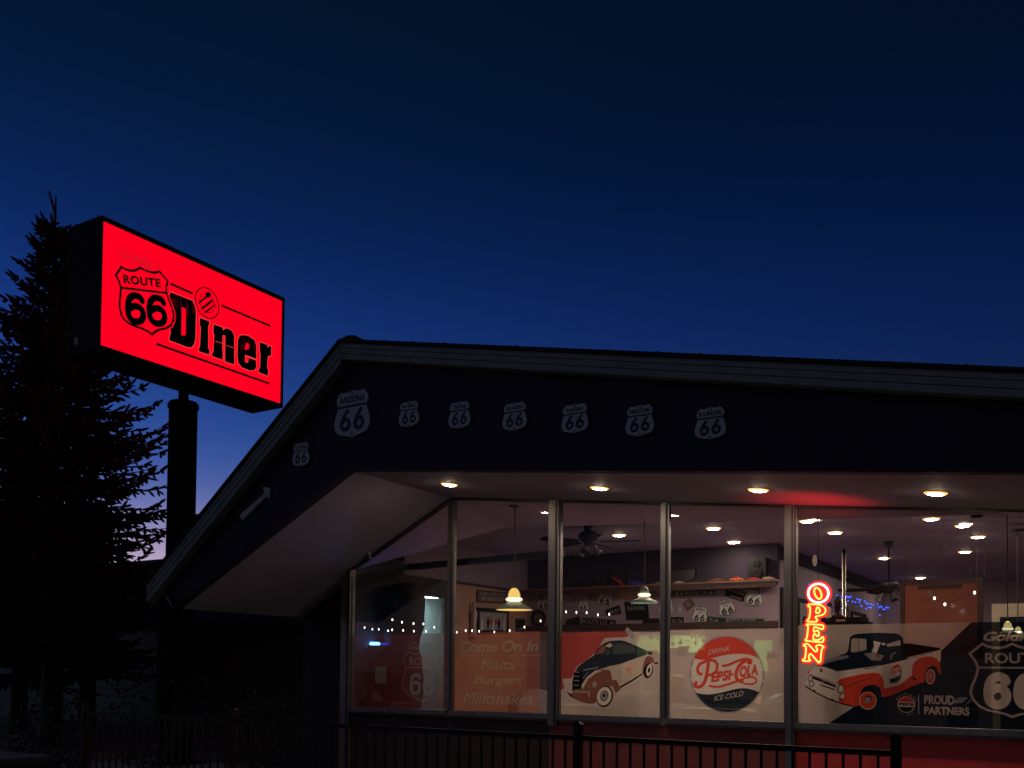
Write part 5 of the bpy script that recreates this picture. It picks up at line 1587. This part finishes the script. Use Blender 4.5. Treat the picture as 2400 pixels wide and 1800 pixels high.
# blue-lit lamp in the left window
lp = at(872, 1522, 1, 0.55)
bl_ = thing('blue_lamp', 'white tapered lamp with a blue glowing tube in the left window', 'lamp', (lp.x, lp.y, 1.0))
G_blue = glow('blue tube', (0.06, 0.35, 1.0), 25)
kk = crop(onY(0.55), 820, 1300, 500 / 2183)
sh = [kk(*p) for p in ((140, 925), (345, 925), (250, 1030), (155, 1030))]
MB().prism([(x, 0.5, z) for x, z in sh], (0, 0.12, 0)).build('shade', mat('lilac plastic', (0.5, 0.42, 0.5), 0.4), bl_, bevel=0.006)
a, b = kk(140, 913), kk(300, 918)
MB().tube([(a[0], 0.54, a[1]), (b[0], 0.54, b[1])], 0.03, 10).build('tube', G_blue, bl_, smooth=True)
e = [kk(*p) for p in ((90, 890), (385, 900), (345, 928), (100, 925))]
MB().prism([(x, 0.61, z) for x, z in e], (0, 0.012, 0)).build('back_plate', glow('blue lit plate', (0.02, 0.09, 0.9), 0.7), bl_)
MB().tube([(sh[2][0], 0.56, sh[2][1]), (sh[2][0] - 0.05, 0.56, 1.25), (sh[2][0] - 0.1, 0.55, 0.9)], 0.006, 6).build('cord', M_pgrey, bl_)
a, b = kk(60, 1160), kk(175, 1045)
MB().tube([(a[0], 0.55, a[1]), (b[0], 0.55, b[1])], 0.022, 8).build('arm', mat('lilac plastic', (0, 0, 0)), bl_)
c = kk(245, 1440)
MB().lathe((c[0], 0.55, c[1] - 0.08), [(0.0, 0.16), (0.05, 0.15), (0.13, 0.03), (0.14, 0.0), (0.0, 0.0)], 20).build('base', mat('dull teal enamel', (0.08, 0.14, 0.15), 0.5), bl_, smooth=True)
box('ledge', c[0] - 0.45, c[0] + 0.5, 0.3, 0.8, c[1] - 0.12, c[1] - 0.082, M_dktrim, bl_)
box('ledge_support', c[0] - 0.4, c[0] + 0.45, 0.35, 0.75, 0.121, c[1] - 0.121, M_dktrim, bl_)

# ---- fairy light reflections built as glowing bulbs inside the glass
k6c = crop(onY(0.22), 780, 1120, 540 / 2212)
FL = [(305, 1437), (380, 1452), (441, 1453), (530, 1467), (570, 1458), (676, 1464), (778, 1471), (895, 1471), (975, 1434), (1097, 1462), (1190, 1483), (1276, 1466), (1338, 1466), (1405, 1472), (1551, 1481), (1698, 1466), (1840, 1432), (1995, 1373), (2300, 1423)]
FL2 = [(572, 1362), (664, 1385), (775, 1398), (870, 1402)]
G_fairy = glow('fairy bulb', (1.0, 0.85, 0.72), 6)
def reflection_bulbs(label, pts, Y, G, r_, mwire):
    P = [(p[0], Y, p[1]) for p in pts]
    t = thing('reflection_bulbs', label, 'string lights', P[len(P) // 2])
    w = []
    for p, q in zip(P, P[1:]):
        for k in range(4):
            u = k / 4
            w.append((p[0] + (q[0] - p[0]) * u, Y, p[2] + (q[2] - p[2]) * u + 0.014 - 0.02 * math.sin(math.pi * u)))
    w.append(P[-1])
    MB().tube(w, 0.0018, 4).build('wire', mwire, t)
    bulb = None
    for p in P:
        if bulb is None:
            bulb = MB().lathe(t.location, [(0.0, 0.016), (0.5 * r_, 0.012), (r_, 0.0), (0.6 * r_, -0.012), (0.0, -0.018)], 10).build('bulb', G, t, smooth=True)
            o = bulb
        else:
            o = bulb.copy()
            COL.objects.link(o)
        o.location = Vector(p) - t.location
k9 = crop(onY(0.22), 1280, 1120, 600 / 2212)
pts = [k6c(*p) for p in FL[:-1]] + [k9(*p) for p in ((172, 1157), (262, 1161), (350, 1164), (447, 1183), (545, 1178))]
reflection_bulbs('long string of tiny warm bulbs standing in for reflections across the left windows', pts, 0.22, G_fairy, 0.0065, M_cord)
reflection_bulbs('short upper string of four warm bulbs standing in for reflections in the left window', [k6c(*p) for p in FL2], 0.22, G_fairy, 0.0085, M_cord)
k8c = crop(onY(0.22), 1820, 1120, 580 / 2212)
reflection_bulbs('three round bulbs standing in for reflections before the red hanging board', [k8c(*p) for p in ((1412, 1075), (1505, 1130), (1770, 1025))], 0.22, G_fairy, 0.012, M_cord)  # reflections on the glass built as small glowing bulbs
c = at(1910, 1314, 1, 0.02)
t = thing('oval_sticker', 'small pale oval sticker on the glass above the neon sign', 'sticker', (c.x, 0.013, c.z - 0.07))
flat_art('sheet', [(('eo', [circ((c.x, c.z), 0.026, 0.062, 24)]), film('pale sticker', (0.7, 0.62, 0.5), 0.95))], planeY(0.013), t)
# blue garland on the return wall
G_bled = glow('blue led', (0.03, 0.10, 1.0), 5)
ga, gb = at(1893, 1366, 0, XC + 0.04), at(2108, 1421, 0, XC + 0.04)
gar = thing('blue_garland', 'blue light garland along the top of the far side wall', 'string lights', (XC + 0.04, ga.y, ga.z))
r = random.Random(9)
gp_ = []
n = 64
for k in range(n):
    u = min(1, max(0, (k + r.uniform(-1.5, 1.5)) / (n - 1)))
    y = ga.y + (gb.y - ga.y) * u
    gp_.append(Vector((XC + 0.05 + r.uniform(0, 0.06), y, ga.z - 0.03 - 0.14 * r.random() ** 2 - (0.15 if r.random() < 0.15 else 0))))
gp_.sort(key=lambda v: v.y)
MB().tube(gp_, 0.004, 4).build('wire', M_cord, gar)
bulb = None
for p in gp_[::1]:
    if bulb is None:
        bulb = MB().lathe(gar.location, [(0.0, 0.016), (0.013, 0.0), (0.0, -0.016)], 6).build('bulb', G_bled, gar)
        o = bulb
    else:
        o = bulb.copy()
        COL.objects.link(o)
    o.location = p - gar.location

# ---- things on the return wall (frames and panels)
for k, (y0, y1, z0, z1, m, lb) in enumerate(((5.1, 5.9, 1.9, 2.85, M_pbrown, 'dark red framed panel nearest the neon sign'), (6.05, 6.9, 2.0, 2.75, M_pgrey, 'pale framed print on the far side wall, left'), (7.1, 8.3, 1.9, 2.8, M_pcream, 'wide cream framed print on the far side wall'), (8.6, 9.6, 2.0, 2.8, M_pred, 'red framed print on the far side wall'), (9.9, 11.2, 2.0, 2.75, M_pwhite, 'white framed print furthest along the side wall'))):
    z0, z1 = z0 + 0.12, z1 + 0.12
    t = thing('framed_print', lb, 'picture', (XC, y0, z0), 'framed prints on the far side wall')
    box('frame', XC + 0.001, XC + 0.03, y0, y1, z0, z1, M_pblack, t)
    box('print', XC + 0.0301, XC + 0.034, y0 + 0.08, y1 - 0.08, z0 + 0.08, z1 - 0.08, m, t)
    box('picture_mark', XC + 0.0341, XC + 0.036, y0 + 0.25, y1 - 0.25, z0 + 0.25, z1 - 0.3, M_pblack, t)
    box('caption_strip', XC + 0.0341, XC + 0.036, y0 + 0.2, y1 - 0.2, z0 + 0.13, z0 + 0.18, M_pbrown, t)

# ---- red hanging board
RB = 0.85
fr_ = onY(RB)
a, b = fr_(2110, 1358), fr_(2304, 1470)
x0, x1, z1 = a[0], fr_(2304, 1400)[0], fr_(2210, 1358)[1]
z0 = 1.75
rbd = thing('hanging_board', 'red board in a brown frame hung on wires above the truck picture', 'board', ((x0 + x1) / 2, RB, z0))
M_rboard = mat('glossy red board', (0.60, 0.20, 0.14), 0.12, var=0.12, spec=0.7)
M_rframe = mat('brown frame', (0.14, 0.07, 0.055), 0.4)
box('panel', x0 + 0.04, x1 - 0.05, RB, RB + 0.012, z0, z1 - 0.05, M_rboard, rbd)
box('frame_side', x0, x0 + 0.045, RB - 0.015, RB + 0.03, z0, z1, M_rframe, rbd)
box('frame_side', x1 - 0.055, x1, RB - 0.015, RB + 0.03, z0, z1, M_rframe, rbd)
box('frame_top', x0 + 0.045, x1 - 0.055, RB - 0.014, RB + 0.029, z1 - 0.045, z1, M_rframe, rbd)
box('paper_strip', x0 + 0.18, x1 - 0.2, RB - 0.004, RB - 0.001, z1 - 0.10, z1 - 0.055, M_pbrown, rbd)
for xx in (x0 + 0.1, x1 - 0.12):
    MB().tube([(xx, RB + 0.01, z1), (xx + 0.01, RB + 0.01, zs(xx) + 0.3)], 0.003, 5).build('wire', M_pgrey, rbd)
c = fr_(2182, 1392)
box('switch_tag', c[0] - 0.02, c[0] + 0.02, RB - 0.012, RB - 0.001, c[1] - 0.035, c[1] + 0.035, M_pcream, rbd)
# slack wires and a rod near the ceiling of the truck window
t = thing('ceiling_wires', 'thin pale wires hanging from a small black bracket near the ceiling', 'wires', at(2290, 1210, 1, 0.3))
fy = onY(0.3)
c = fy(2290, 1204)
box('bracket', c[0] - 0.05, c[0] + 0.05, 0.27, 0.33, c[1] - 0.04, c[1] + 0.04, M_black, t, bevel=0.005)
for ptsw in (((2212, 1218), (2212, 1315)), ((2297, 1225), (2290, 1290), (2288, 1352)), ((2308, 1225), (2307, 1352)), ((2210, 1219), (2300, 1222), (2420, 1227)), ((2300, 1211), (2420, 1212))):
    MB().tube([(fy(*q)[0], 0.3, fy(*q)[1]) for q in ptsw], 0.0022, 4).build('wire', M_pgrey, t)
# steel post, black cabinet and small trophy behind the neon
c = at(1978, 1430, 1, 1.6)
t = thing('steel_post', 'slim shiny steel post behind the neon sign', 'post', (c.x, c.y, 0.12))
MB().lathe((c.x, c.y, 0.12), [(0.0, 0.0), (0.06, 0.0), (0.06, 0.02), (0.022, 0.03), (0.022, at(1978, 1294, 1, 1.6).z - 0.12), (0.0, at(1978, 1294, 1, 1.6).z - 0.12)], 14).build('tube', mat('polished steel', (0.5, 0.42, 0.36), 0.2, 0.9), t, smooth=True)
MB().lathe((c.x, c.y, at(1978, 1292, 1, 1.6).z), [(0.0, 0.03), (0.026, 0.025), (0.026, -0.02), (0.0, -0.02)], 14).build('cap', M_black, t, smooth=True)
a, b = at(1930, 1447, 1, 0.7), at(2031, 1462, 1, 0.7)
t = thing('black_cabinet', 'black round-cornered cabinet topping the truck film behind the neon', 'cabinet', ((a.x + b.x) / 2, 0.85, 0.12))
box('body', a.x, b.x, 0.7, 1.1, 0.121, a.z, M_black, t, bevel=0.05)
l0, l1 = at(1959, 1452, 1, 0.695), at(1981, 1456, 1, 0.695)
box('name_strip', l0.x, l1.x, 0.694, 0.6995, l1.z, l0.z, M_pcream, t)
tz = a.z
c = at(1963, 1430, 1, 0.9)
t = thing('trophy', 'small dark trophy figure standing on the black cabinet', 'trophy', (c.x, 0.9, tz))
MB().lathe((c.x, 0.9, tz), [(0.0, 0.001), (0.07, 0.001), (0.07, 0.03), (0.03, 0.045), (0.018, 0.08), (0.04, 0.12), (0.028, 0.16), (0.045, 0.19), (0.02, 0.215), (0.028, 0.235), (0.0, 0.26)], 14).build('figure', mat('dark bronze', (0.05, 0.045, 0.04), 0.35, 0.6), t, smooth=True)
# window frame of the far door at the right edge
fd = onY(7.5)
a, b = fd(2325, 1416), fd(2420, 1600)
t = thing('side_door', 'pale framed glass door at the far right', 'door', ((a[0] + b[0]) / 2, 7.5, 0.12))
M_pale = mat('pale door paint', (0.55, 0.5, 0.36), 0.5)
box('jamb', a[0], a[0] + 0.12, 7.45, 7.55, 0.121, a[1], M_pale, t)
box('jamb', b[0] + 0.4, b[0] + 0.52, 7.45, 7.55, 0.121, a[1], M_pale, t)
box('head', a[0] + 0.12, b[0] + 0.4, 7.46, 7.54, a[1] - 0.22, a[1], M_pale, t)
box('leaf', a[0] + 0.2, b[0] + 0.38, 7.49, 7.52, 0.121, a[1] - 0.221, mat('dark blue glass', (0.02, 0.025, 0.05), 0.1, spec=0.8), t)
box('hinge_stile', a[0] + 0.12, a[0] + 0.2, 7.47, 7.53, 0.121, a[1] - 0.221, M_black, t)

# ---- counter, back-bar, stools
cn = thing('counter', 'long diner counter in front of the kitchen hatch', 'counter', (-7, 3.9, 0.12))
box('front', -8.9, XC - 0.1, 3.75, 4.15, 0.121, 0.98, mat('counter laminate', (0.4, 0.3, 0.28), 0.4), cn)
box('top', -8.95, XC - 0.05, 3.6, 4.2, 0.981, 1.03, mat('pale counter top', (0.6, 0.55, 0.5), 0.25), cn, bevel=0.008)
box('trim_strip', -8.95, XC - 0.05, 3.592, 3.5995, 0.985, 1.025, M_alu, cn)
M_vinyl = mat('red stool vinyl', (0.35, 0.03, 0.03), 0.35)
def stool(x, lb):
    t = thing('bar_stool', lb, 'stool', (x, 3.2, 0.12), 'stools along the counter')
    MB().lathe((x, 3.2, 0.12), [(0.0, 0.001), (0.2, 0.001), (0.19, 0.02), (0.03, 0.04), (0.03, 0.6), (0.0, 0.6)], 18).build('pedestal', M_alu, t, smooth=True)
    MB().lathe((x, 3.2, 0.72), [(0.0, 0.0), (0.17, 0.0), (0.19, 0.03), (0.19, 0.07), (0.16, 0.1), (0.0, 0.105)], 20).build('seat', M_vinyl, t, smooth=True)
for k, o in enumerate(('first', 'second', 'third', 'fourth')):
    stool(-8.3 + 0.95 * k, 'red-topped counter stool, %s from the terracotta wall' % o)
bb = thing('back_bar', 'back bar of shelves and glassware below the kitchen hatch', 'cabinet', (-7, 4.75, 0.12))
box('body', -9.0, XC - 0.1, 4.68, 4.94, 0.121, 1.1, mat('back bar steel', (0.42, 0.4, 0.38), 0.35, 0.5), bb)
box('top', -9.0, XC - 0.1, 4.66, 4.94, 1.101, 1.13, M_alu, bb)
r = random.Random(12)
M_jar = glass_mat('jar glass', (0.9, 0.88, 0.82), 1.35)
for k in range(12):
    x = -8.7 + 0.34 * k
    h = r.uniform(0.18, 0.34)
    w_ = r.uniform(0.035, 0.06)
    wh = ('nearest the terracotta wall', 'left of the middle', 'right of the middle', 'nearest the server')[k // 3]
    if k % 3 == 0:
        t = thing('coffee_pot', 'squat steel coffee pot on the back bar, the one ' + wh, 'coffee pot', (x, 4.8, 1.13), 'coffee pots on the back bar')
        MB().lathe((x, 4.8, 1.131), [(0.0, 0.0), (0.08, 0.0), (0.09, 0.06), (0.07, 0.12), (0.045, 0.15), (0.05, 0.17), (0.0, 0.172)], 16).build('pot', M_alu, t, smooth=True)
        MB().tube([(x + 0.07, 4.8, 1.28), (x + 0.14, 4.8, 1.26), (x + 0.13, 4.8, 1.19), (x + 0.085, 4.8, 1.17)], 0.009, 6).build('handle', M_black, t)
    elif k % 3 == 1:
        cn_, col = (('red', (0.35, 0.05, 0.04)), ('amber', (0.45, 0.28, 0.07)), ('green', (0.15, 0.28, 0.14)), ('brown', (0.2, 0.1, 0.05)))[k // 3]
        t = thing('bottle', 'slim %s bottle on the back bar, the one %s' % (cn_, wh), 'bottle', (x, 4.8, 1.13), 'bottles on the back bar')
        MB().lathe((x, 4.8, 1.131), [(0.0, 0.0), (w_, 0.0), (w_, h * 0.6), (w_ * 0.35, h * 0.8), (w_ * 0.35, h), (0.0, h)], 14).build('glass', mat('bottle ' + cn_, col, 0.2), t, smooth=True)
        MB().lathe((x, 4.8, 1.131 + h), [(0.0, 0.0), (w_ * 0.4, 0.0), (w_ * 0.4, 0.02), (0.0, 0.02)], 12).build('cap', M_pred, t)
    else:
        t = thing('cup_stack', 'stack of pale cups on the back bar, the one ' + wh, 'cups', (x, 4.8, 1.13), 'cup stacks on the back bar')
        for c_ in range(3):
            MB().lathe((x, 4.8, 1.131 + 0.07 * c_), [(0.0, 0.0), (0.035, 0.0), (0.05, 0.068), (0.044, 0.068), (0.03, 0.008), (0.0, 0.006)], 14).build('cup', M_pwhite, t, smooth=True)
# kitchen light and things seen in the hatch
G_kit = glow('kitchen tube light', (0.82, 1.0, 0.5), 34)
t = thing('kitchen_light', 'greenish fluorescent fixture in the kitchen behind the hatch', 'light', (-7.2, 6.6, 2.9))
box('housing', -8.2, -6.2, 6.45, 6.75, 2.86, 2.899, M_white, t)
box('tube', -8.15, -6.25, 6.48, 6.72, 2.83, 2.8595, G_kit, t)
t = thing('kitchen_rack', 'steel rack with hanging utensils seen through the hatch', 'rack', ((hx0 + hx1) / 2, YB + 0.6, 1.6))
box('shelf', hx0 - 0.1, hx1 + 0.1, YB + 0.45, YB + 0.8, hz1 + 0.12, hz1 + 0.14, M_alu, t)
for k in range(2):
    box('hanger', hx0 + 0.1 + k * (hx1 - hx0 - 0.25), hx0 + 0.13 + k * (hx1 - hx0 - 0.25), YB + 0.6, YB + 0.63, hz1 + 0.14, 2.9, M_alu, t)
for k in range(9):
    x = hx0 + 0.08 + (hx1 - hx0 - 0.16) * k / 8
    L = r.uniform(0.12, 0.3)
    MB().tube([(x, YB + 0.5, hz1 + 0.12), (x, YB + 0.5, hz1 + 0.12 - L)], 0.006, 6).lathe((x, YB + 0.5, hz1 + 0.1 - L), [(0.0, 0.03), (0.03, 0.02), (0.035, 0.0), (0.0, -0.03)], 10).build('utensil', r.choice([M_alu, M_black, M_pred, M_pcream]), t, smooth=True)
box('order_slip', hx0 + 0.5, hx0 + 0.62, YB + 0.02, YB + 0.022, hz1 - 0.2, hz1 - 0.02, M_pwhite, t)
for k in range(7):
    x = hx0 + 0.06 + (hx1 - hx0 - 0.1) * k / 6.5
    box('stacked_dish', x, x + r.uniform(0.08, 0.16), YB + 0.45, YB + 0.6, hz0 - 0.019, hz0 + r.uniform(0.06, 0.2), r.choice([M_pred, M_pcream, M_pwhite, M_pbrown, mat('orange tub', (0.6, 0.22, 0.04), 0.5)]), t, bevel=0.008)
box('worktop', hx0 - 0.2, hx1 + 0.2, YB + 0.4, YB + 1.0, hz0 - 0.06, hz0 - 0.02, M_alu, t)

# ---- booths along the window
M_booth = mat('grey booth vinyl', (0.22, 0.19, 0.20), 0.5, var=0.12)
M_tbl = mat('table laminate', (0.5, 0.42, 0.38), 0.3)
def booth(x, lb):
    t = thing('booth_bench', 'padded booth bench with rounded back, ' + lb, 'bench', (x, 1.1, 0.12), 'booth benches along the window')
    box('seat', x - 0.26, x + 0.26, 0.55, 1.75, 0.4, 0.58, M_booth, t, bevel=0.04)
    box('base', x - 0.24, x + 0.24, 0.6, 1.7, 0.121, 0.399, M_dktrim, t)
    pts = [(x - 0.08, 0.55, 0.5), (x - 0.08, 1.75, 0.5), (x - 0.08, 1.75, 1.15), (x - 0.08, 1.62, 1.27), (x - 0.08, 1.15, 1.33), (x - 0.08, 0.68, 1.27), (x - 0.08, 0.55, 1.15)]
    MB().prism(pts, (0.16, 0, 0)).build('backrest', M_booth, t, bevel=0.03)
def table(x, lb):
    t = thing('booth_table', 'small laminate table ' + lb, 'table', (x, 1.1, 0.12), 'tables along the window')
    box('top', x - 0.36, x + 0.36, 0.5, 1.75, 0.82, 0.86, M_tbl, t, bevel=0.012)
    MB().lathe((x, 1.1, 0.121), [(0.0, 0.0), (0.25, 0.0), (0.24, 0.02), (0.04, 0.04), (0.04, 0.69), (0.0, 0.69)], 16).build('pedestal', M_alu, t, smooth=True)
    n_ = thing('napkin_holder', 'steel napkin holder on the table ' + lb, 'napkin holder', (x + 0.1, 0.75, 0.86), 'napkin holders on the tables')
    box('case', x + 0.04, x + 0.16, 0.7, 0.8, 0.861, 1.0, M_alu, n_, bevel=0.01)
    box('napkins', x + 0.06, x + 0.14, 0.693, 0.6995, 0.88, 0.98, M_pwhite, n_)
for x, lb in ((-6.95, 'behind the milkshake film'), (-5.5, 'backing onto the fair-haired diner'), (-5.14, 'with the fair-haired diner on it'), (-3.5, 'behind the post by the neon'), (-1.5, 'behind the truck film')):
    booth(x, lb)
for x, lb in ((-6.2, 'between the first two benches'), (-4.3, 'where the fair-haired diner sits'), (-2.4, 'behind the truck film')):
    table(x, lb)
# ================================================================== PEOPLE
def grow(J, B, root):
    """skin a skeleton: J joints {name: (x, y, z, r)}, B bones; returns evaluated mesh data"""
    names = list(J)
    me = bpy.data.meshes.new('skel')
    me.from_pydata([J[n][:3] for n in names], [(names.index(a), names.index(b)) for a, b in B], [])
    o = bpy.data.objects.new('skel', me)
    COL.objects.link(o)
    sk = o.modifiers.new('skin', 'SKIN')
    sk.use_smooth_shade = True
    for i, n in enumerate(names):
        v = me.skin_vertices[0].data[i]
        v.radius = (J[n][3], J[n][4] if len(J[n]) > 4 else J[n][3])
        v.use_root = (n == root)
    ss = o.modifiers.new('sub', 'SUBSURF')
    ss.levels = ss.render_levels = 2
    dg = bpy.context.evaluated_depsgraph_get()
    ev = o.evaluated_get(dg)
    m2 = bpy.data.meshes.new_from_object(ev)
    bpy.data.objects.remove(o)
    return m2
def person(label, base, face, shirt, trousers, hair, pose):
    """figure built facing +X at the origin, turned by face, standing at base"""
    t = thing('person', label, 'person', base)
    M_skin = mat('skin', (0.45, 0.28, 0.2), 0.5, var=0.08)
    M_sh, M_tr, M_hr = mat(label[:12] + ' shirt', shirt, 0.8), mat(label[:12] + ' trousers', trousers, 0.8), mat(label[:12] + ' hair', hair, 0.55, var=0.3, scale=20)
    if pose == 'sit':
        hz = 0.55
        J = {'pelvis': (0, 0, hz, 0.14, 0.16), 'waist': (0.0, 0, hz + 0.16, 0.12, 0.15), 'chest': (0.04, 0, hz + 0.36, 0.125, 0.17), 'neck0': (0.06, 0, hz + 0.5, 0.07), 'neck': (0.08, 0, hz + 0.57, 0.05),
             'head0': (0.10, 0, hz + 0.64, 0.075), 'head1': (0.105, 0, hz + 0.74, 0.095, 0.078), 'head2': (0.095, 0, hz + 0.82, 0.062)}
        for s, n in ((1, 'l'), (-1, 'r')):
            J.update({'hip' + n: (0.06, s * 0.1, hz - 0.01, 0.095), 'knee' + n: (0.46, s * 0.12, hz - 0.02, 0.068), 'ankle' + n: (0.44, s * 0.12, 0.09, 0.045), 'toe' + n: (0.6, s * 0.13, 0.045, 0.04),
                      'sh' + n: (0.05, s * 0.19, hz + 0.44, 0.062), 'elb' + n: (0.2, s * 0.24, hz + 0.2, 0.047), 'wr' + n: (0.42, s * 0.14, hz + 0.33, 0.033)})
    else:
        hz = 0.92
        J = {'pelvis': (0, 0, hz, 0.13, 0.16), 'waist': (0, 0, hz + 0.16, 0.115, 0.14), 'chest': (0.01, 0, hz + 0.38, 0.125, 0.17), 'neck0': (0.01, 0, hz + 0.52, 0.07), 'neck': (0.015, 0, hz + 0.58, 0.05),
             'head0': (0.03, 0, hz + 0.65, 0.075), 'head1': (0.035, 0, hz + 0.75, 0.095, 0.078), 'head2': (0.025, 0, hz + 0.83, 0.062)}
        for s, n in ((1, 'l'), (-1, 'r')):
            J.update({'hip' + n: (0.0, s * 0.1, hz - 0.06, 0.092), 'knee' + n: (0.015, s * 0.11, 0.5, 0.065), 'ankle' + n: (0.0, s * 0.11, 0.09, 0.045), 'toe' + n: (0.16, s * 0.13, 0.045, 0.04),
                      'sh' + n: (0.01, s * 0.19, hz + 0.46, 0.062), 'elb' + n: (0.03, s * 0.25, hz + 0.2, 0.047), 'wr' + n: (0.24, s * 0.17, hz + 0.14, 0.033)})
    B = [('pelvis', 'waist'), ('waist', 'chest'), ('chest', 'neck0'), ('neck0', 'neck'), ('neck', 'head0'), ('head0', 'head1'), ('head1', 'head2')]
    for n, s in (('l', 1), ('r', -1)):
        B += [('pelvis', 'hip' + n), ('hip' + n, 'knee' + n), ('knee' + n, 'ankle' + n), ('ankle' + n, 'toe' + n), ('chest', 'sh' + n), ('sh' + n, 'elb' + n), ('elb' + n, 'wr' + n)]
        w = Vector(J['wr' + n][:3])
        d = (w - Vector(J['elb' + n][:3])).normalized()
        side = Vector((0, -s, 0))
        J['palm' + n] = (*(w + d * 0.06), 0.026, 0.036)
        B.append(('wr' + n, 'palm' + n))
        for k, (off, L) in enumerate(((-0.03, 0.06), (-0.01, 0.075), (0.01, 0.072), (0.03, 0.055))):
            a = w + d * 0.10 + side * off
            b = a + d * L * 0.6 + Vector((0, 0, -0.008))
            c_ = b + d * L * 0.5 + Vector((0, 0, -0.022))
            J['fa%d' % k + n], J['fb%d' % k + n], J['fc%d' % k + n] = (*a, 0.0095), (*b, 0.0088), (*c_, 0.0075)
            B += [('palm' + n, 'fa%d' % k + n), ('fa%d' % k + n, 'fb%d' % k + n), ('fb%d' % k + n, 'fc%d' % k + n)]
        a = w + d * 0.045 + side * 0.045
        J['ta' + n], J['tb' + n] = (*a, 0.011), (*(a + d * 0.045 + side * 0.012), 0.009)
        B += [('palm' + n, 'ta' + n), ('ta' + n, 'tb' + n)]
    me = grow(J, B, 'pelvis')
    hd = Vector(J['head1'][:3])
    nk = Vector(J['neck'][:3])
    # nose and brow pushed out of the head surface
    for v in me.vertices:
        r_ = v.co - hd
        if r_.x > 0.05 and abs(r_.y) < 0.022 and -0.05 < r_.z < 0.02:
            v.co.x += 0.018
        if r_.x > 0.05 and 0.018 < abs(r_.y) < 0.05 and 0.0 < r_.z < 0.03:
            v.co.x -= 0.006
    idx = []
    wl_, wr_ = Vector(J['wrl'][:3]), Vector(J['wrr'][:3])
    for p in me.polygons:
        c_ = p.center
        if c_.z > nk.z - 0.03 or (c_ - wl_).length < 0.2 and c_.x > wl_.x - 0.06 or (c_ - wr_).length < 0.2 and c_.x > wr_.x - 0.06:
            idx.append(0)
        elif c_.z > hz + 0.03 or (pose == 'sit' and c_.z > hz + 0.06):
            idx.append(1)
        elif c_.z < 0.1:
            idx.append(3)
        else:
            idx.append(2)
    body = link_mesh('body', me, [M_skin, M_sh, M_tr, M_black], t)
    me.polygons.foreach_set('material_index', idx)
    me.polygons.foreach_set('use_smooth', [True] * len(idx))
    hm = MB()
    v, f = [], []
    nu, nv = 20, 12
    for i in range(nv + 1):
        for j in range(nu):
            th, ph = math.pi * 0.72 * i / nv, 2 * math.pi * j / nu
            x = math.sin(th) * math.cos(ph)
            drop = 0.0
            rr = 1.0
            if x > 0.25 and th > 0.95:
                rr = 0.80
            z = math.cos(th)
            k = 1 + 0.05 * math.sin(9 * ph + 4 * th)
            v.append(t.location + hd + Vector((-0.012 + x * 0.112 * rr * k, math.sin(th) * math.sin(ph) * 0.096 * rr * k, 0.02 + z * 0.108 - (0.05 if (x < 0.2 and th > 1.6 and pose == 'sit') else 0))))
    for i in range(nv):
        for j in range(nu):
            f.append((i * nu + j, i * nu + (j + 1) % nu, (i + 1) * nu + (j + 1) % nu, (i + 1) * nu + j))
    hm.add(v, f)
    hm.build('hair', M_hr, t, smooth=True)
    for s in (-1, 1):
        MB().lathe(t.location + hd + Vector((0.083, s * 0.032, 0.012)), [(0.0, 0.011), (0.009, 0.006), (0.011, 0.0), (0.009, -0.006), (0.0, -0.011)], 10).build('eye', M_black, t, smooth=True)
        MB().lathe(t.location + hd + Vector((0.0, s * 0.085, -0.01)), [(0.0, 0.03), (0.014, 0.02), (0.016, 0.0), (0.01, -0.022), (0.0, -0.03)], 10).build('ear', M_skin, t, smooth=True)
    box('mouth', t.location.x + hd.x + 0.078, t.location.x + hd.x + 0.088, t.location.y - 0.022, t.location.y + 0.022, t.location.z + hd.z - 0.063, t.location.z + hd.z - 0.055, mat('lips', (0.35, 0.12, 0.1), 0.5), t)
    t.rotation_euler = (0, 0, face)
    return t
person('fair-haired diner in a grey top sitting behind the cola logo film', (-4.95, 1.2, 0.13), 0.0, (0.32, 0.3, 0.3), (0.05, 0.06, 0.1), (0.42, 0.26, 0.1), 'sit')
c = at(1812, 1545, 1, 4.43)
person('server in dark clothes standing behind the counter near the post', (c.x, 4.43, 0.12), R_(-90), (0.06, 0.06, 0.07), (0.03, 0.03, 0.035), (0.05, 0.03, 0.02), 'stand')
